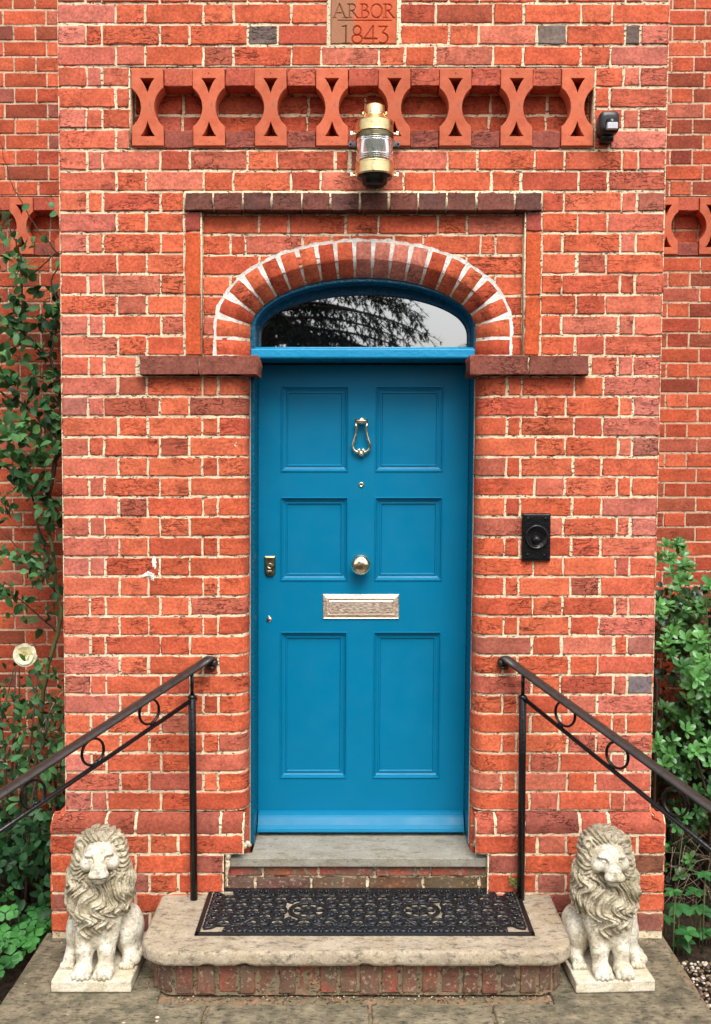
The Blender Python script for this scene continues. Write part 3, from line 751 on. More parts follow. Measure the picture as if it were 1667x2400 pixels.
# ------------------------------------------------------------------ main house wall behind the porch
BZ0 = 2.963-P_*31
rw = MB(); rr = random.Random(5); RP = lambda u, v, w: (u, YB-w, v)
for k in range(-9, 60):
    z0_ = BZ0+P_*k
    for (a, b) in ((-3.6, -1.10), (1.14, 3.6)):
        if 31 <= k <= 34: continue
        sq = seq(b-a+.3, k % 2); ph = {(-3.6): 0, (1.14): .02}[a]
        for (x, y) in sq:
            x_, y_ = a+x-.08+ph, a+y-.08+ph; x_ = max(x_, a); y_ = min(y_, b)
            if y_-x_ < .03: continue
            c = tuple(q*.86 for q in pick(rr))
            if rr.random() < .22: c = (c[0]*.62, c[1]*.7, c[2]*.8)
            near = abs((x_+y_)/2) < 2.2
            brick(rw, RP, x_+.0045, y_-.0045, z0_+.0055, z0_+P_-.0055, c, rr, jit=.0009, su=.05 if near else .12, nv=3, skirt=.010)
for (a, b) in ((-3.6, -1.10), (1.14, 3.6)):
    sheet(rw, RP, a, b, -.3, BZ0+P_*31, -.003, su=.12, jw=.0004); sheet(rw, RP, a, b, BZ0+P_*35, BZ0+P_*60, -.003, su=.12, jw=.0004)
rw.box(-3.6, 3.6, YB+.12, YB+.35, -.3, BZ0+P_*60, 1)
rw.build('house_wall', [M['rear_brick'], M['rear_mortar']], house, True)
zcb = BZ0+P_*33
tl = at(52, 532, YB).x; tr_ = at(1561, 532, YB).x
frieze(house, [tl+.2335*i for i in range(-7, 2)], zcb, YB, None, mb=M['rear_brick'], mm=M['rear_mortar'], x0=-3.6, x1=-1.10, lean=False)
frieze(house, [tr_+.2335*i for i in range(0, 9)], zcb, YB, None, mb=M['rear_brick'], mm=M['rear_mortar'], x0=1.14, x1=3.6, lean=False)
# ------------------------------------------------------------------ door frame, fanlight, door
DL, DR = -.407, .474; YD = .26
m = MB()
for (a, b) in ((DL-.05, DL), (DR, DR+.05)): m.box(a, b, .102, .31, .322, 2.36, 0, True)
m.box(DL-.02, DR+.02, .285, .31, .322, 2.36, 0, True)
m.build('door_frame', M['shaded_frame_paint'], house, bevel=.003)
m = MB()
for (a, b) in ((-.4245, -.4215), (.4755, .4785)): m.box(a, b, .088, .104, .33, 2.31, 0, True)
m.build('mastic_line', M['mastic'], house)
m = MB()
prof = [(.31, 2.368), (.12, 2.360), (.104, 2.354), (.098, 2.348), (.096, 2.318), (.100, 2.312), (.31, 2.309)]
vs = [(SH(x, z), y, z) for x in (DL-.014, DR+.003) for y, z in prof]; n = len(prof)
m.add(vs, [tuple(range(n))[::-1], tuple(range(n, 2*n))]+[(i, (i+1) % n, (i+1) % n+n, i+n) for i in range(n)]); m.build('transom', mat_paint('lit_transom_paint', (.0, .22, .42), .3, .4, .3), house, bevel=.002)  # paler than the door blue: light on the transom is in the colour
def ell_ring(m, ai, bi, ao, bo, zc_, z_bot, y0, y1, mat=0):
    n = 60; I = [(-ai, z_bot)]+[(ai*math.cos(pi-pi*i/n), zc_+bi*math.sin(pi*i/n)) for i in range(n+1)]+[(ai, z_bot)]
    O = [(-ao, z_bot)]+[(ao*math.cos(pi-pi*i/n), zc_+bo*math.sin(pi*i/n)) for i in range(n+1)]+[(ao, z_bot)]
    k = len(I); vs = []
    for y in (y0, y1):
        for L in (I, O): vs += [(SH(cxo+.006+x, z), y, z) for x, z in L]
    fs = []
    for i in range(k-1):
        fs += [(i, i+1, k+i+1, k+i), (2*k+i, 3*k+i, 3*k+i+1, 2*k+i+1), (i, 2*k+i, 2*k+i+1, i+1), (k+i, k+i+1, 3*k+i+1, 3*k+i)]
    m.add(vs, fs, mat)
fan = MB(); ell_ring(fan, .438, .186, .475, .225, 2.430, 2.35, .100, .20); ell_ring(fan, .429, .162, .475, .225, 2.424, 2.35, .201, .245)
fo = fan.build('fanlight_frame', M['shaded_frame_paint'], house, True, bevel=.003)
fo.data.polygons.foreach_set('use_smooth', [False]*len(fo.data.polygons))
m = MB(); n = 60; poly = [(SH(cxo+.006-.43, 2.35), 2.35)]+[(SH(cxo+.006+.43*math.cos(pi-pi*i/n), 2.5), 2.42+.17*math.sin(pi*i/n)) for i in range(n+1)]+[(SH(cxo+.006+.43, 2.35), 2.35)]
m.prism(poly, .232, .238); g = m.build('fanlight_pane', M['pane'], house)
g.parent = fo; g.location = (0, 0, 0)
# door leaf
def panel_rect(x0, x1, y0, y1):
    a = at(x0, y1, YD); b = at(x1, y0, YD); lz = (a.z+b.z)/2
    return (a.x-LEAN*(lz-2), b.x-LEAN*(lz-2), a.z, b.z)
PX = [(655.5, 816.5, 905, 1106), (877, 1039.5, 905, 1106), (658, 815.5, 1165, 1361.5), (877.5, 1036.5, 1165, 1361.5), (660, 814, 1480.5, 1824), (878, 1034.5, 1480.5, 1824)]
PRc = [panel_rect(*q) for q in PX]
dz0, dz1 = .334, 2.300
cols = [(PRc[i][0]+PRc[i+2][0]+PRc[i+4][0])/3 for i in (0, 1)]; cole = [(PRc[i][1]+PRc[i+2][1]+PRc[i+4][1])/3 for i in (0, 1)]
xs = [DL+.001, cols[0], cole[0], cols[1], cole[1], DR-.001]
zs = [dz0, PRc[4][2], PRc[4][3], PRc[2][2], PRc[2][3], PRc[0][2], PRc[0][3], dz1]
m = MB()
for i in range(5):
    for j in range(7):
        if i in (1, 3) and j in (1, 3, 5): continue
        q = [(xs[i], zs[j]), (xs[i+1], zs[j]), (xs[i+1], zs[j+1]), (xs[i], zs[j+1])]
        m.add([(SH(x, z), YD, z) for x, z in q], [(0, 1, 2, 3)])
m.box(xs[0], xs[-1], YD+.03, YD+.04, dz0, dz1, 0, True)
for (a, b, c, d) in ((xs[0], xs[0], dz0, dz1), (xs[-1], xs[-1], dz0, dz1)):
    m.add([(SH(a, c), YD, c), (SH(a, c), YD+.03, c), (SH(a, d), YD+.03, d), (SH(a, d), YD, d)], [(0, 1, 2, 3)])
m.add([(SH(xs[0], dz0), YD, dz0), (SH(xs[-1], dz0), YD, dz0), (SH(xs[-1], dz0), YD+.03, dz0), (SH(xs[0], dz0), YD+.03, dz0)], [(0, 1, 2, 3)])
door = m.build('door', M['door_paint'], house); door['label'] = 'six-panel blue painted front door'
PROF = [(0, 0), (.0012, .0024), (.004, .0026), (.006, .0), (.0085, -.004), (.011, -.0045), (.0125, -.0065), (.017, -.0085), (.021, -.0095), (.0225, -.0075), (.027, -.0072), (.029, -.0105), (.0305, -.0115)]
for i in (0, 1):
    for j in (0, 1, 2):
        x0, x1 = (xs[1], xs[2]) if i == 0 else (xs[3], xs[4]); z0, z1 = zs[1+2*j], zs[2+2*j]
        m = MB(); vs = []
        for (d, h) in [(d_*1.02, h_*1.45) for d_, h_ in PROF]:
            for (x, z) in ((x0+d, z0+d), (x1-d, z0+d), (x1-d, z1-d), (x0+d, z1-d)): vs.append((SH(x, z), YD-h, z))
        fs = [(r*4+k, r*4+(k+1) % 4, (r+1)*4+(k+1) % 4, (r+1)*4+k) for r in range(len(PROF)-1) for k in range(4)]
        n = (len(PROF)-1)*4; fs.append((n, n+1, n+2, n+3)); m.add(vs, fs); m.build('panel', M['door_paint'], door)
m = MB(); prof = [(YD, .408), (YD-.016, .404), (YD-.019, .396), (YD-.022, .395), (YD-.030, .388), (YD-.046, .362), (YD-.060, .350), (YD-.064, .340), (YD-.064, .337), (YD, .337)]
k = len(prof); vs = [(SH(x, z), y, z) for x in (DL+.004, DR-.004) for y, z in prof]
m.add(vs, [tuple(range(k)), tuple(range(k, 2*k))[::-1]]+[(i, i+k, (i+1) % k+k, (i+1) % k) for i in range(k)]); m.build('weather_bar', M['door_paint'], door)
def dp(px, py, out=0.0): return at(px, py, YD-out)
# knocker
m = MB(); kz = lambda zx, zy, o=.03: dp(780+zx/11.4, 960+zy/11.4, o)
c0 = kz(770, 300, .0); m.lathe([(0, .022), (.012, .022), (.014, .016), (.011, .006), (.016, 0)], (c0.x, YD, c0.z), 'y', 16)
a, b = kz(590, 300), kz(950, 300); m.tube([a, b], .0075, 10); m.tube([kz(585, 335), kz(945, 335)], .005, 8)
m.tube([c0+Vector((0, 0, 0)), kz(770, 318, .03)], .009, 10)
loopL = [(615, 360), (632, 450), (635, 560), (615, 680), (580, 800), (545, 900), (530, 975), (550, 1050), (600, 1110), (670, 1140), (765, 1150), (860, 1140), (930, 1110), (985, 1050), (1000, 980), (980, 890), (945, 780), (915, 670), (900, 560), (905, 450), (925, 360)]
m.tube([kz(x, y, .026-.010*max(0, (y-360)/800)) for x, y in loopL], [.0050]*4+[.0062]*13+[.0050]*4, 8)
for zx in (705, 815): m.lathe([(0, .026), (.006, .026), (.008, .018), (.006, .008), (.008, 0)], tuple(kz(zx, 1090, 0)), 'y', 12)
m.tube([kz(700, 1200, .012), kz(830, 1200, .012)], .009, 10); m.tube([kz(765, 1140, .018), kz(765, 1215, .012)], .008, 8)
m.build('door_knocker', M['pale_brass'], door, True)
m = MB(); c = dp(847, 1136); m.lathe([(.0, .003), (.0035, .003), (.004, .004), (.0085, .005), (.0105, .004), (.0115, 0)], tuple(c), 'y', 20); m.lathe([(0, .0052), (.003, .0052)], tuple(c), 'y', 12, 1)
m.build('spyhole', [M['pale_brass'], M['dark_hole']], door, True)
m = MB(); c = dp(846, 1322, .02); c = Vector((c.x, YD, c.z)); m.lathe([(0.0, .0745), (.010, .0741), (.020, .0722), (.028, .069), (.0355, .063), (.041, .054), (.0435, .047), (.044, .044), (.0425, .041), (.034, .032), (.018, .026), (.015, .016), (.026, .008), (.030, .003), (.030, 0)], tuple(c), 'y', 40)
m.build('door_knob', M['pale_brass'], door, True)
# letter plate
m = MB(); a, b = dp(757, 1451, .006), dp(936, 1393, .006); x0, x1, z0, z1 = a.x, b.x, a.z, b.z
def plate(m, rects, mat=0):
    vs = []
    for (i_, h) in rects:
        for (x, z) in ((x0+i_, z0+i_), (x1-i_, z0+i_), (x1-i_, z1-i_), (x0+i_, z1-i_)): vs.append((x, YD-h, z))
    n = len(rects); m.add(vs, [(r*4+k, r*4+(k+1) % 4, (r+1)*4+(k+1) % 4, (r+1)*4+k) for r in range(n-1) for k in range(4)]+[((n-1)*4, (n-1)*4+1, (n-1)*4+2, (n-1)*4+3)], mat)
plate(m, [(0, 0), (.0, .0035), (.003, .0065), (.005, .0055), (.018, .0085), (.0235, .008), (.0245, .0045), (.026, .0045), (.0265, .008), (.029, .0095)])
m.build('letter_plate', M['bronze'], door)
# rim cylinder pull
m = MB(); a, b = dp(620.5, 1351, .01), dp(645.5, 1303, .01); cxl, czl = (a.x+b.x)/2, (a.z+b.z)/2; hw, hh = (b.x-a.x)/2, (b.z-a.z)/2
oct_ = [(-hw, hh), (hw, hh), (hw, -hh*.6), (hw*.55, -hh), (-hw*.55, -hh), (-hw, -hh*.6)]
vs = [(cxl+x*s, YD-d, czl+z*s) for (s, d) in ((1, 0), (1, .008), (.84, .013)) for x, z in oct_]; n = 6
m.add(vs, [(r*n+k, r*n+(k+1) % n, (r+1)*n+(k+1) % n, (r+1)*n+k) for r in (0, 1) for k in range(n)]+[tuple(range(12, 18))], 0)
m.lathe([(0, .017), (.0035, .017), (.0075, .0165), (.009, .019), (.0115, .019), (.0125, .013)], (cxl, YD, czl+.002), 'y', 24, 1); m.box(cxl-.001, cxl+.001, YD-.0185, YD-.016, czl-.004, czl+.007, 2)
m.box(cxl-.009, cxl+.009, YD-.019, YD-.012, czl-.026, czl-.018, 1)
m.build('door_lock', [M['dark_brass'], M['pale_brass'], M['dark_hole']], door, bevel=.0008)
m = MB(); c = dp(631, 1452); m.lathe([(0, .006), (.007, .0055), (.0115, .003), (.0125, 0)], tuple(c), 'y', 24, 0, 1, 1.05); m.lathe([(0, .008), (.003, .008), (.0045, .005)], (c.x, c.y, c.z+.013), 'y', 12, 0); m.lathe([(0, .0072), (.0045, .0062)], (c.x, c.y, c.z-.002), 'y', 12, 1)
m.build('keyhole_cover', [M['pale_brass'], mat_flat('copper_red', (.30, .05, .03), .3, metal=.8)], door, True)
# ------------------------------------------------------------------ lantern
LY = -.10; lc = at(878.5, 330, LY); lx = lc.x
def lz(y): return at(878, y, LY).z
s_ = (LY+D)/F*1.01; r1, r2 = 22.5*s_, 42.0*s_
lan = empty('wall_lantern', "brass ship's lantern with a ribbed clear lens bolted above the door", 'lantern', (lx, LY, lz(430)))
m = MB(); zt_ = lz(247)
m.lathe([(0, zt_), (r1*.80, zt_), (r1*.97, zt_-.004), (r1, zt_-.010), (r1, lz(271)), (r1*1.06, lz(273)), (r1*1.1, lz(275)), (r2*.80, lz(281)), (r2*.97, lz(287)), (r2*1.02, lz(288.5))], (lx, LY, 0), 'z', 40)
for k in range(12):
    a = 2*pi*k/12+.1; m.lathe([(0, .0007), (.0016, .0007)], (lx+math.cos(a)*r1*1.0, LY+math.sin(a)*r1*1.0, lz(268)), 'y', 6, 1)
m.tube([(lx-r1*1.15, LY, lz(262)), (lx-r1*1.2, LY, lz(268)), (lx-r1, LY, lz(271))], .004, 8); m.tube([(lx+r1*1.15, LY, lz(262)), (lx+r1*1.2, LY, lz(268)), (lx+r1, LY, lz(271))], .004, 8)
m.build('chimney_cap', [M['brass'], M['dark_hole']], lan, True)
m = MB(); m.lathe([(r2*1.0, lz(288)), (r2*1.0, lz(289)), (r2*1.0, lz(310)), (r2*1.0, lz(311)), (r2*1.04, lz(312.5)), (r2*1.03, lz(315)), (r2*.96, lz(316))], (lx, LY, 0), 'z', 40)
for dx in (-.014, .016): m.lathe([(0, .001), (.0015, .001)], (lx+dx, LY-math.sqrt(r2*r2-dx*dx)-.0005, lz(299)), 'y', 6, 1)
m.build('upper_band', [M['brass'], M['dark_hole']], lan, True)
m = MB(); m.lathe([(r2*.96, lz(315)), (r2*1.03, lz(318)), (r2*.97, lz(320)), (r2*1.04, lz(323)), (r2*.97, lz(326)), (r2*1.0, lz(328))], (lx, LY, 0), 'z', 40); m.build('dark_collar', M['dark_brass'], lan, True)
m = MB(); pr = []
y = 327; 
while y < 380:
    t = (y-356)/29; pr.append((r2*(.94+.05*(1-t*t)), lz(y)))
    if y < 335 or y > 366: pr.append((r2*(.985+.04*(1-t*t)), lz(y+1.6))); pr.append((r2*(.935+.05*(1-t*t)), lz(y+3.3))); y += 4.2
    else: y += 3
m.lathe(pr, (lx, LY, 0), 'z', 48); m.build('lens', M['lens'], lan, True)
m = MB(); m.lathe([(0, lz(330)), (.012, lz(332)), (.016, lz(345)), (.014, lz(356)), (.006, lz(366)), (.006, lz(384))], (lx, LY, 0), 'z', 20); m.lathe([(.050, lz(332)), (.052, lz(380))], (lx, LY+.01, 0), 'z', 20, 1, .9, .4)
m.build('lamp_bulb', [mat_flat('bulb_glass', (.22, .23, .24), .2), M['dark_brass']], lan, True)
m = MB(); m.lathe([(r2*.9, lz(381)), (r2*1.0, lz(383)), (r2*1.05, lz(385)), (r2*1.05, lz(386)), (r2*1.04, lz(388)), (r2*1.04, lz(389)), (r2*1.04, lz(411)), (r2*1.04, lz(412)), (r2*1.0, lz(413.5)), (r2*.95, lz(414.5))], (lx, LY, 0), 'z', 40); m.build('lower_band', M['brass'], lan, True)
m = MB(); m.lathe([(r2*.97, lz(414)), (r2*.95, lz(418)), (r2*.72, lz(420)), (r2*.68, lz(432)), (r2*.5, lz(437)), (0, lz(437))], (lx, LY, 0), 'z', 36); m.box(lx-.045, lx+.045, LY+.04, -.002, lz(415), lz(400)); m.build('lantern_base', M['black_paint'], lan, True)  # black base, drawn down to stand in for the dark underside and shadow beneath
for (px, py) in ((824, 314), (931.5, 314), (824, 411), (931.5, 411)):
    m = MB(); c = at(px, py, LY+.02); s = 1 if px > 878 else -1
    m.lathe([(0, -.008), (.0065, -.008), (.0075, -.005), (.0075, .005), (.0065, .008), (0, .008)], tuple(c), 'z', 6); m.tube([c, c-Vector((s*.016, 0, 0))], .0032, 8); m.lathe([(0, -.004), (.005, -.003), (.005, .003), (0, .004)], tuple(c-Vector((s*.011, 0, 0))), 'z', 10)
    m.build('fixing_nut', M['pale_brass'], lan, bevel=.0006)
for s, px in ((-1, 822), (1, 933)):
    c = at(px, 339, -.02); m = MB(); m.lathe([(0, .006), (.009, .006), (.010, .004), (.010, 0)], tuple(c), 'y', 18, 0); m.box(min(c.x, c.x-s*.022), max(c.x, c.x-s*.022), c.y-.004, c.y+.0005, c.z-.008, c.z+.008); m.lathe([(0, .010), (.003, .009), (.004, .006)], tuple(c), 'y', 10, 1)
    m.box(min(c.x-s*.02, c.x-s*.026), max(c.x-s*.02, c.x-s*.026), LY, 0, c.z-.008, c.z+.008)
    m.tube([c, c+Vector((0, .024, 0))], .005, 8)
    m.build('wall_bracket', [mat_flat('grey_iron', (.10, .115, .14), .45), M['dark_hole']], lan, bevel=.001)
# ------------------------------------------------------------------ motion sensor
c = at(1426, 290, -.05); sen = empty('motion_sensor', 'small black plastic security light sensor on the brickwork beside the pierced tiles', 'sensor', (c.x, 0, c.z))
m = MB(); hw, hh = .0385, .0425
pts = []
for i in range(24):
    a = 2*pi*i/24; x = hw*math.copysign(abs(math.cos(a))**.45, math.cos(a)); z = hh*math.copysign(abs(math.sin(a))**.55, math.sin(a)); pts.append((x, z))
vs = []; lay = [(.0, .9, 0), (.02, .97, 0), (.055, 1.0, 0), (.068, .97, 0), (.074, .88, 0), (.075, .5, 0)]
for (o_, s, _) in lay: vs += [(c.x+x*s, -o_, c.z+z*s) for x, z in pts]
m.add(vs, [(r*24+k, r*24+(k+1) % 24, (r+1)*24+(k+1) % 24, (r+1)*24+k) for r in range(len(lay)-1) for k in range(24)]+[tuple(range(120, 144))])
m.box(c.x-.022, c.x+.022, -.045, 0, c.z-.062, c.z-.030); m.build('sensor_body', M['black_plastic'], sen, True)
m = MB(); cc = (c.x+.006, -.066, c.z-.006)
m.lathe([(0, .026), (.010, .024), (.018, .018), (.0235, .008), (.025, 0)], cc, 'y', 28); m.build('sensor_dome', mat_paint('sensor_dome_plastic', (.01, .01, .012), .15, .05), sen, True)
m = MB(); e = c+Vector((.006, 0, -.020))
m.box(e.x-.020, e.x+.020, -.094, -.070, e.z-.012, e.z+.012); m.build('sensor_window', M['sensor_lens'], sen, bevel=.002)
# ------------------------------------------------------------------ bell pull plate
a, b = at(1223, 1315, -.01), at(1291, 1203, -.01); bx, bz = (a.x+b.x)/2, (a.z+b.z)/2; hw, hh = (b.x-a.x)/2, (b.z-a.z)/2
bel = empty('bell_plate', 'black cast-iron bell plate with a round dished pull on the pier right of the door', 'door bell', (bx, 0, bz))
m = MB(); vs = []
for (i_, o_) in ((0, 0), (0, .012), (.004, .017), (.012, .018)): vs += [(bx+sx*(hw-i_), -o_, bz+sz*(hh-i_)) for sx, sz in ((-1, -1), (1, -1), (1, 1), (-1, 1))]
fs = [(r*4+k, r*4+(k+1) % 4, (r+1)*4+(k+1) % 4, (r+1)*4+k) for r in range(3) for k in range(4)]+[(12, 13, 14, 15)]
m.add(vs, fs); m.build('back_plate', M['black_paint'], bel, bevel=.0015)
m = MB(); m.lathe([(.046, .016), (.0465, .022), (.043, .027), (.039, .026), (.036, .022), (.030, .0195), (.018, .0185), (0, .0185)], (bx, 0, bz+.001), 'y', 40, 0, 1, 1.06); m.build('dished_ring', M['black_paint'], bel, True)
m = MB(); m.lathe([(.017, .018), (.0175, .026), (.013, .034), (.006, .037), (0, .0375)], (bx-.002, 0, bz-.010), 'y', 28); m.build('bell_button', M['black_paint'], bel, True)
for (sx, sz) in ((-.62, .80), (.62, .79), (-.62, -.72), (.55, -.74)):
    m = MB(); m.lathe([(0, .0225), (.0035, .0215), (.005, .018)], (bx+sx*hw, 0, bz+sz*hh), 'y', 12); m.build('screw', M['black_paint'], bel, True)
# ------------------------------------------------------------------ step
SLX0, SLX1, SLY0, SLY1, STZ = -.772, .780, -.50, -.002, .179
def rounded(x0, x1, y0, y1, r, n=8, rb=.03):
    p = []
    for (cx_, cy_, a0, rad) in ((x1-r, y0+r, -90, r), (x1-rb, y1-rb, 0, rb), (x0+rb, y1-rb, 90, rb), (x0+r, y0+r, 180, r)):
        for i in range(n+1):
            a = math.radians(a0+90*i/n); p.append((cx_+rad*math.cos(a), cy_+rad*math.sin(a)))
    return p
stp = empty('door_step', 'worn sandstone step with rounded corners on a course of upright bricks', 'step', (0, -.25, 0))
sr = random.Random(3)
base = rounded(SLX0, SLX1, SLY0, SLY1, .115, 10)
dense = []
for i in range(len(base)):
    a, b = base[i], base[(i+1) % len(base)]; L = math.hypot(b[0]-a[0], b[1]-a[1]); n = max(1, int(L/.015))
    for k in range(n): dense.append((a[0]+(b[0]-a[0])*k/n, a[1]+(b[1]-a[1])*k/n))
lay = [(.126, -.006), (.129, .0), (.140, .002), (.152, .001), (.165, .0), (.172, -.002), (.1765, -.006), (.179, -.014)]
vs = []; n = len(dense); ctr = (0, -.25)
chips = [(sr.uniform(-.75, .75), sr.uniform(.008, .03), sr.uniform(.003, .007)) for _ in range(7)]
for li, (z, o_) in enumerate(lay):
    for i, (x, y) in enumerate(dense):
        a = dense[i-1]; b = dense[(i+1) % n]; tx, ty = b[0]-a[0], b[1]-a[1]; l = math.hypot(tx, ty); nx, ny = ty/l, -tx/l
        off = o_+.0010*math.sin(x*21+z*40)+.0006*math.sin(x*77+y*60)+sr.gauss(0, .0005)
        zz = z+.0005*math.sin(x*13+1)
        if li <= 1:
            for (cx_, cw, ch) in chips:
                if y < -.45 and abs(x-cx_) < cw: zz += ch*(1-((x-cx_)/cw)**2); off -= ch*.3
        vs.append((x+nx*off, min(y+ny*off, -.001), zz))
fs = [(r*n+k, r*n+(k+1) % n, (r+1)*n+(k+1) % n, (r+1)*n+k) for r in range(len(lay)-1) for k in range(n)]
fs.append(tuple(range((len(lay)-1)*n, len(lay)*n))); fs.append(tuple(range(n))[::-1])
m = MB(); m.add(vs, fs); so = m.build('step_slab', M['slab'], stp, True)
sm = [True]*(len(fs)-2)+[False, False]; so.data.polygons.foreach_set('use_smooth', sm)
# brick base following the rounded corners
bp = rounded(SLX0+.035, SLX1-.035, SLY0+.035, SLY1, .10, 12)
bp = bp[39:]+bp[:26]           # left side, front, right side
cumb = [0]
for i in range(1, len(bp)): cumb.append(cumb[-1]+math.hypot(bp[i][0]-bp[i-1][0], bp[i][1]-bp[i-1][1]))
import bisect
def bmap(u, v, w):
    u = max(0, min(cumb[-1]-1e-6, u)); i = bisect.bisect_right(cumb, u)-1; f = (u-cumb[i])/max(1e-9, cumb[i+1]-cumb[i])
    x = bp[i][0]+(bp[i+1][0]-bp[i][0])*f; y = bp[i][1]+(bp[i+1][1]-bp[i][1])*f; tx, ty = bp[i+1][0]-bp[i][0], bp[i+1][1]-bp[i][1]; l = math.hypot(tx, ty) or 1
    return (x+ty/l*w, y-tx/l*w, v)
m = MB(); u = 0
while u < cumb[-1]-.03:
    wd = .058+sr.uniform(-.005, .008); h0 = .008+sr.random()*.008; h1 = .116-sr.random()*.007
    brick(m, bmap, u+.002, min(u+wd, cumb[-1]), h0, h1, sr.choice([(.24, .085, .05), (.18, .075, .05), (.22, .10, .065), (.30, .085, .05), (.12, .06, .045)]), sr, jit=.0026, w0=sr.uniform(-.004, .003), su=.014, nv=7)
    u += wd+.013+sr.uniform(-.002, .004)
sheet(m, bmap, 0, cumb[-1]-.0001, 0, .125, -.006, 1, .02, jw=.0015)
m.build('brick_base', [M['dirty_brick'], M['dirty_mortar']], stp, True)
# ------------------------------------------------------------------ door mat
mat_c = empty('door_mat', 'black rubber scrollwork door mat lying on the stone step', 'door mat', (.035, -.19, STZ))
MX0, MX1, MY0, MY1 = -.578, .645, -.378, -.014; MZ = STZ+.0065
m = MB()
def ln(p, q, r, fl=.55): m.tube([(p[0], p[1], MZ), (q[0], q[1], MZ)], r, 8, flat=fl, up=(0, 0, 1))
def poly_t(pts, r=.0042, closed=False):
    r *= 1.3; m.tube([(x, y, MZ+.0005) for x, y in pts], r, 6, closed=closed, flat=.9, up=(0, 0, 1))
for (a, b) in (((MX0, MY0), (MX1, MY0)), ((MX0, MY1), (MX1, MY1)), ((MX0, MY0), (MX0, MY1)), ((MX1, MY0), (MX1, MY1))): 
    m.box(min(a[0], b[0])-.008, max(a[0], b[0])+.008, min(a[1], b[1])-.008, max(a[1], b[1])+.008, STZ+.001, STZ+.0095)
m.build('mat_border', M['rubber'], mat_c, bevel=.002)
m = MB(); IN = .062
for dd, r in ((IN, .0055),):
    for (a, b) in (((MX0+dd, MY0+dd), (MX1-dd, MY0+dd)), ((MX0+dd, MY1-dd), (MX1-dd, MY1-dd)), ((MX0+dd, MY0+dd), (MX0+dd, MY1-dd)), ((MX1-dd, MY0+dd), (MX1-dd, MY1-dd))): ln(a, b, r)
def scroll(cx_, cy_, r0, a0, turns, sgn, r=.0042, rend=.28):
    r *= 1.6
    n = int(16*turns)+4; poly_t([(cx_+(r0*(1-(1-rend)*i/n))*math.cos(a0+sgn*2*pi*turns*i/n), cy_+(r0*(1-(1-rend)*i/n))*math.sin(a0+sgn*2*pi*turns*i/n)) for i in range(n+1)], r)
nA = 13
for i in range(nA):                       # row of arches along both long sides
    x = MX0+IN+.03+(MX1-MX0-2*IN-.06)*(i+.5)/nA; hw = (MX1-MX0-2*IN-.06)/nA/2
    for (yb, sg) in ((MY0+.008, 1), (MY1-.008, -1)):
        poly_t([(x+hw*.92*math.cos(a), yb+sg*(.010+.040*math.sin(a))) for a in [pi*k/10 for k in range(11)]], .0052)
        for s2 in (-1, 1): scroll(x+s2*hw*.42, yb+sg*.016, hw*.42, pi/2*sg, .8, -s2*sg, .0038)
        poly_t([(x, yb), (x, yb+sg*.05)], .004); poly_t([(x+hw, yb), (x+hw, yb+sg*.055)], .005)
for i in range(5):
    y = MY0+IN*.6+(MY1-MY0-IN*1.2)*(i+.5)/5; hw = (MY1-MY0-IN*1.2)/10
    for (xb, sg) in ((MX0+.008, 1), (MX1-.008, -1)):
        poly_t([(xb+sg*(.010+.040*math.sin(a)), y+hw*.92*math.cos(a)) for a in [pi*k/10 for k in range(11)]], .0048)
        for s2 in (-1, 1): scroll(xb+sg*.018, y+s2*hw*.45, hw*.42, 0 if sg > 0 else pi, .8, s2*sg, .0036)
ymid = (MY0+MY1)/2; xm = (MX0+MX1)/2
for cx_ in (xm-.213, xm+.213):            # two medallions
    for rr_ in (.066, .058, .026, .012): poly_t([(cx_+rr_*1.12*math.cos(a), ymid+rr_*math.sin(a)) for a in [2*pi*k/32 for k in range(32)]], .0036, True)
    for k in range(4):
        a = pi/2*k; poly_t([(cx_+math.cos(a)*.012, ymid+math.sin(a)*.012), (cx_+math.cos(a)*.056, ymid+math.sin(a)*.056)], .005)
        a += pi/4; poly_t([(cx_+math.cos(a)*.028, ymid+math.sin(a)*.028), (cx_+math.cos(a)*.058, ymid+math.sin(a)*.058)], .003)
H2 = (MY1-MY0)/2-IN; IX0, IX1 = MX0+IN, MX1-IN; nx_, ny_ = 22, 5
for i in range(nx_):
    for j in range(ny_):
        x = IX0+(IX1-IX0)*(i+.5)/nx_; y = MY0+IN+(2*H2)*(j+.5)/ny_; hx = (IX1-IX0)/nx_/2; hy = 2*H2/ny_/2
        if min(abs(x-(xm-.213)), abs(x-(xm+.213))) < .066 and abs(y-ymid) < .05: continue
        s1 = 1 if (x < xm) == (y < ymid) else -1
        if (i+j) % 2: scroll(x, y, hx*1.12, pi/2*s1, 1.3, s1, .0040)
        else:
            poly_t([(x+hx*1.1*math.cos(a), y+hy*1.05*math.sin(a)) for a in [2*pi*k/14 for k in range(14)]], .0042, True); poly_t([(x-hx, y-hy), (x, y), (x+hx, y-hy)], .0036)
for i in range(4): 
    x = IX0+(IX1-IX0)*(i+.5)/4
    poly_t([(x-.05, ymid-H2), (x, ymid-H2*.4), (x+.05, ymid-H2)], .0045); poly_t([(x-.05, ymid+H2), (x, ymid+H2*.4), (x+.05, ymid+H2)], .0045)
m.build('mat_scrollwork', M['rubber'], mat_c, True)
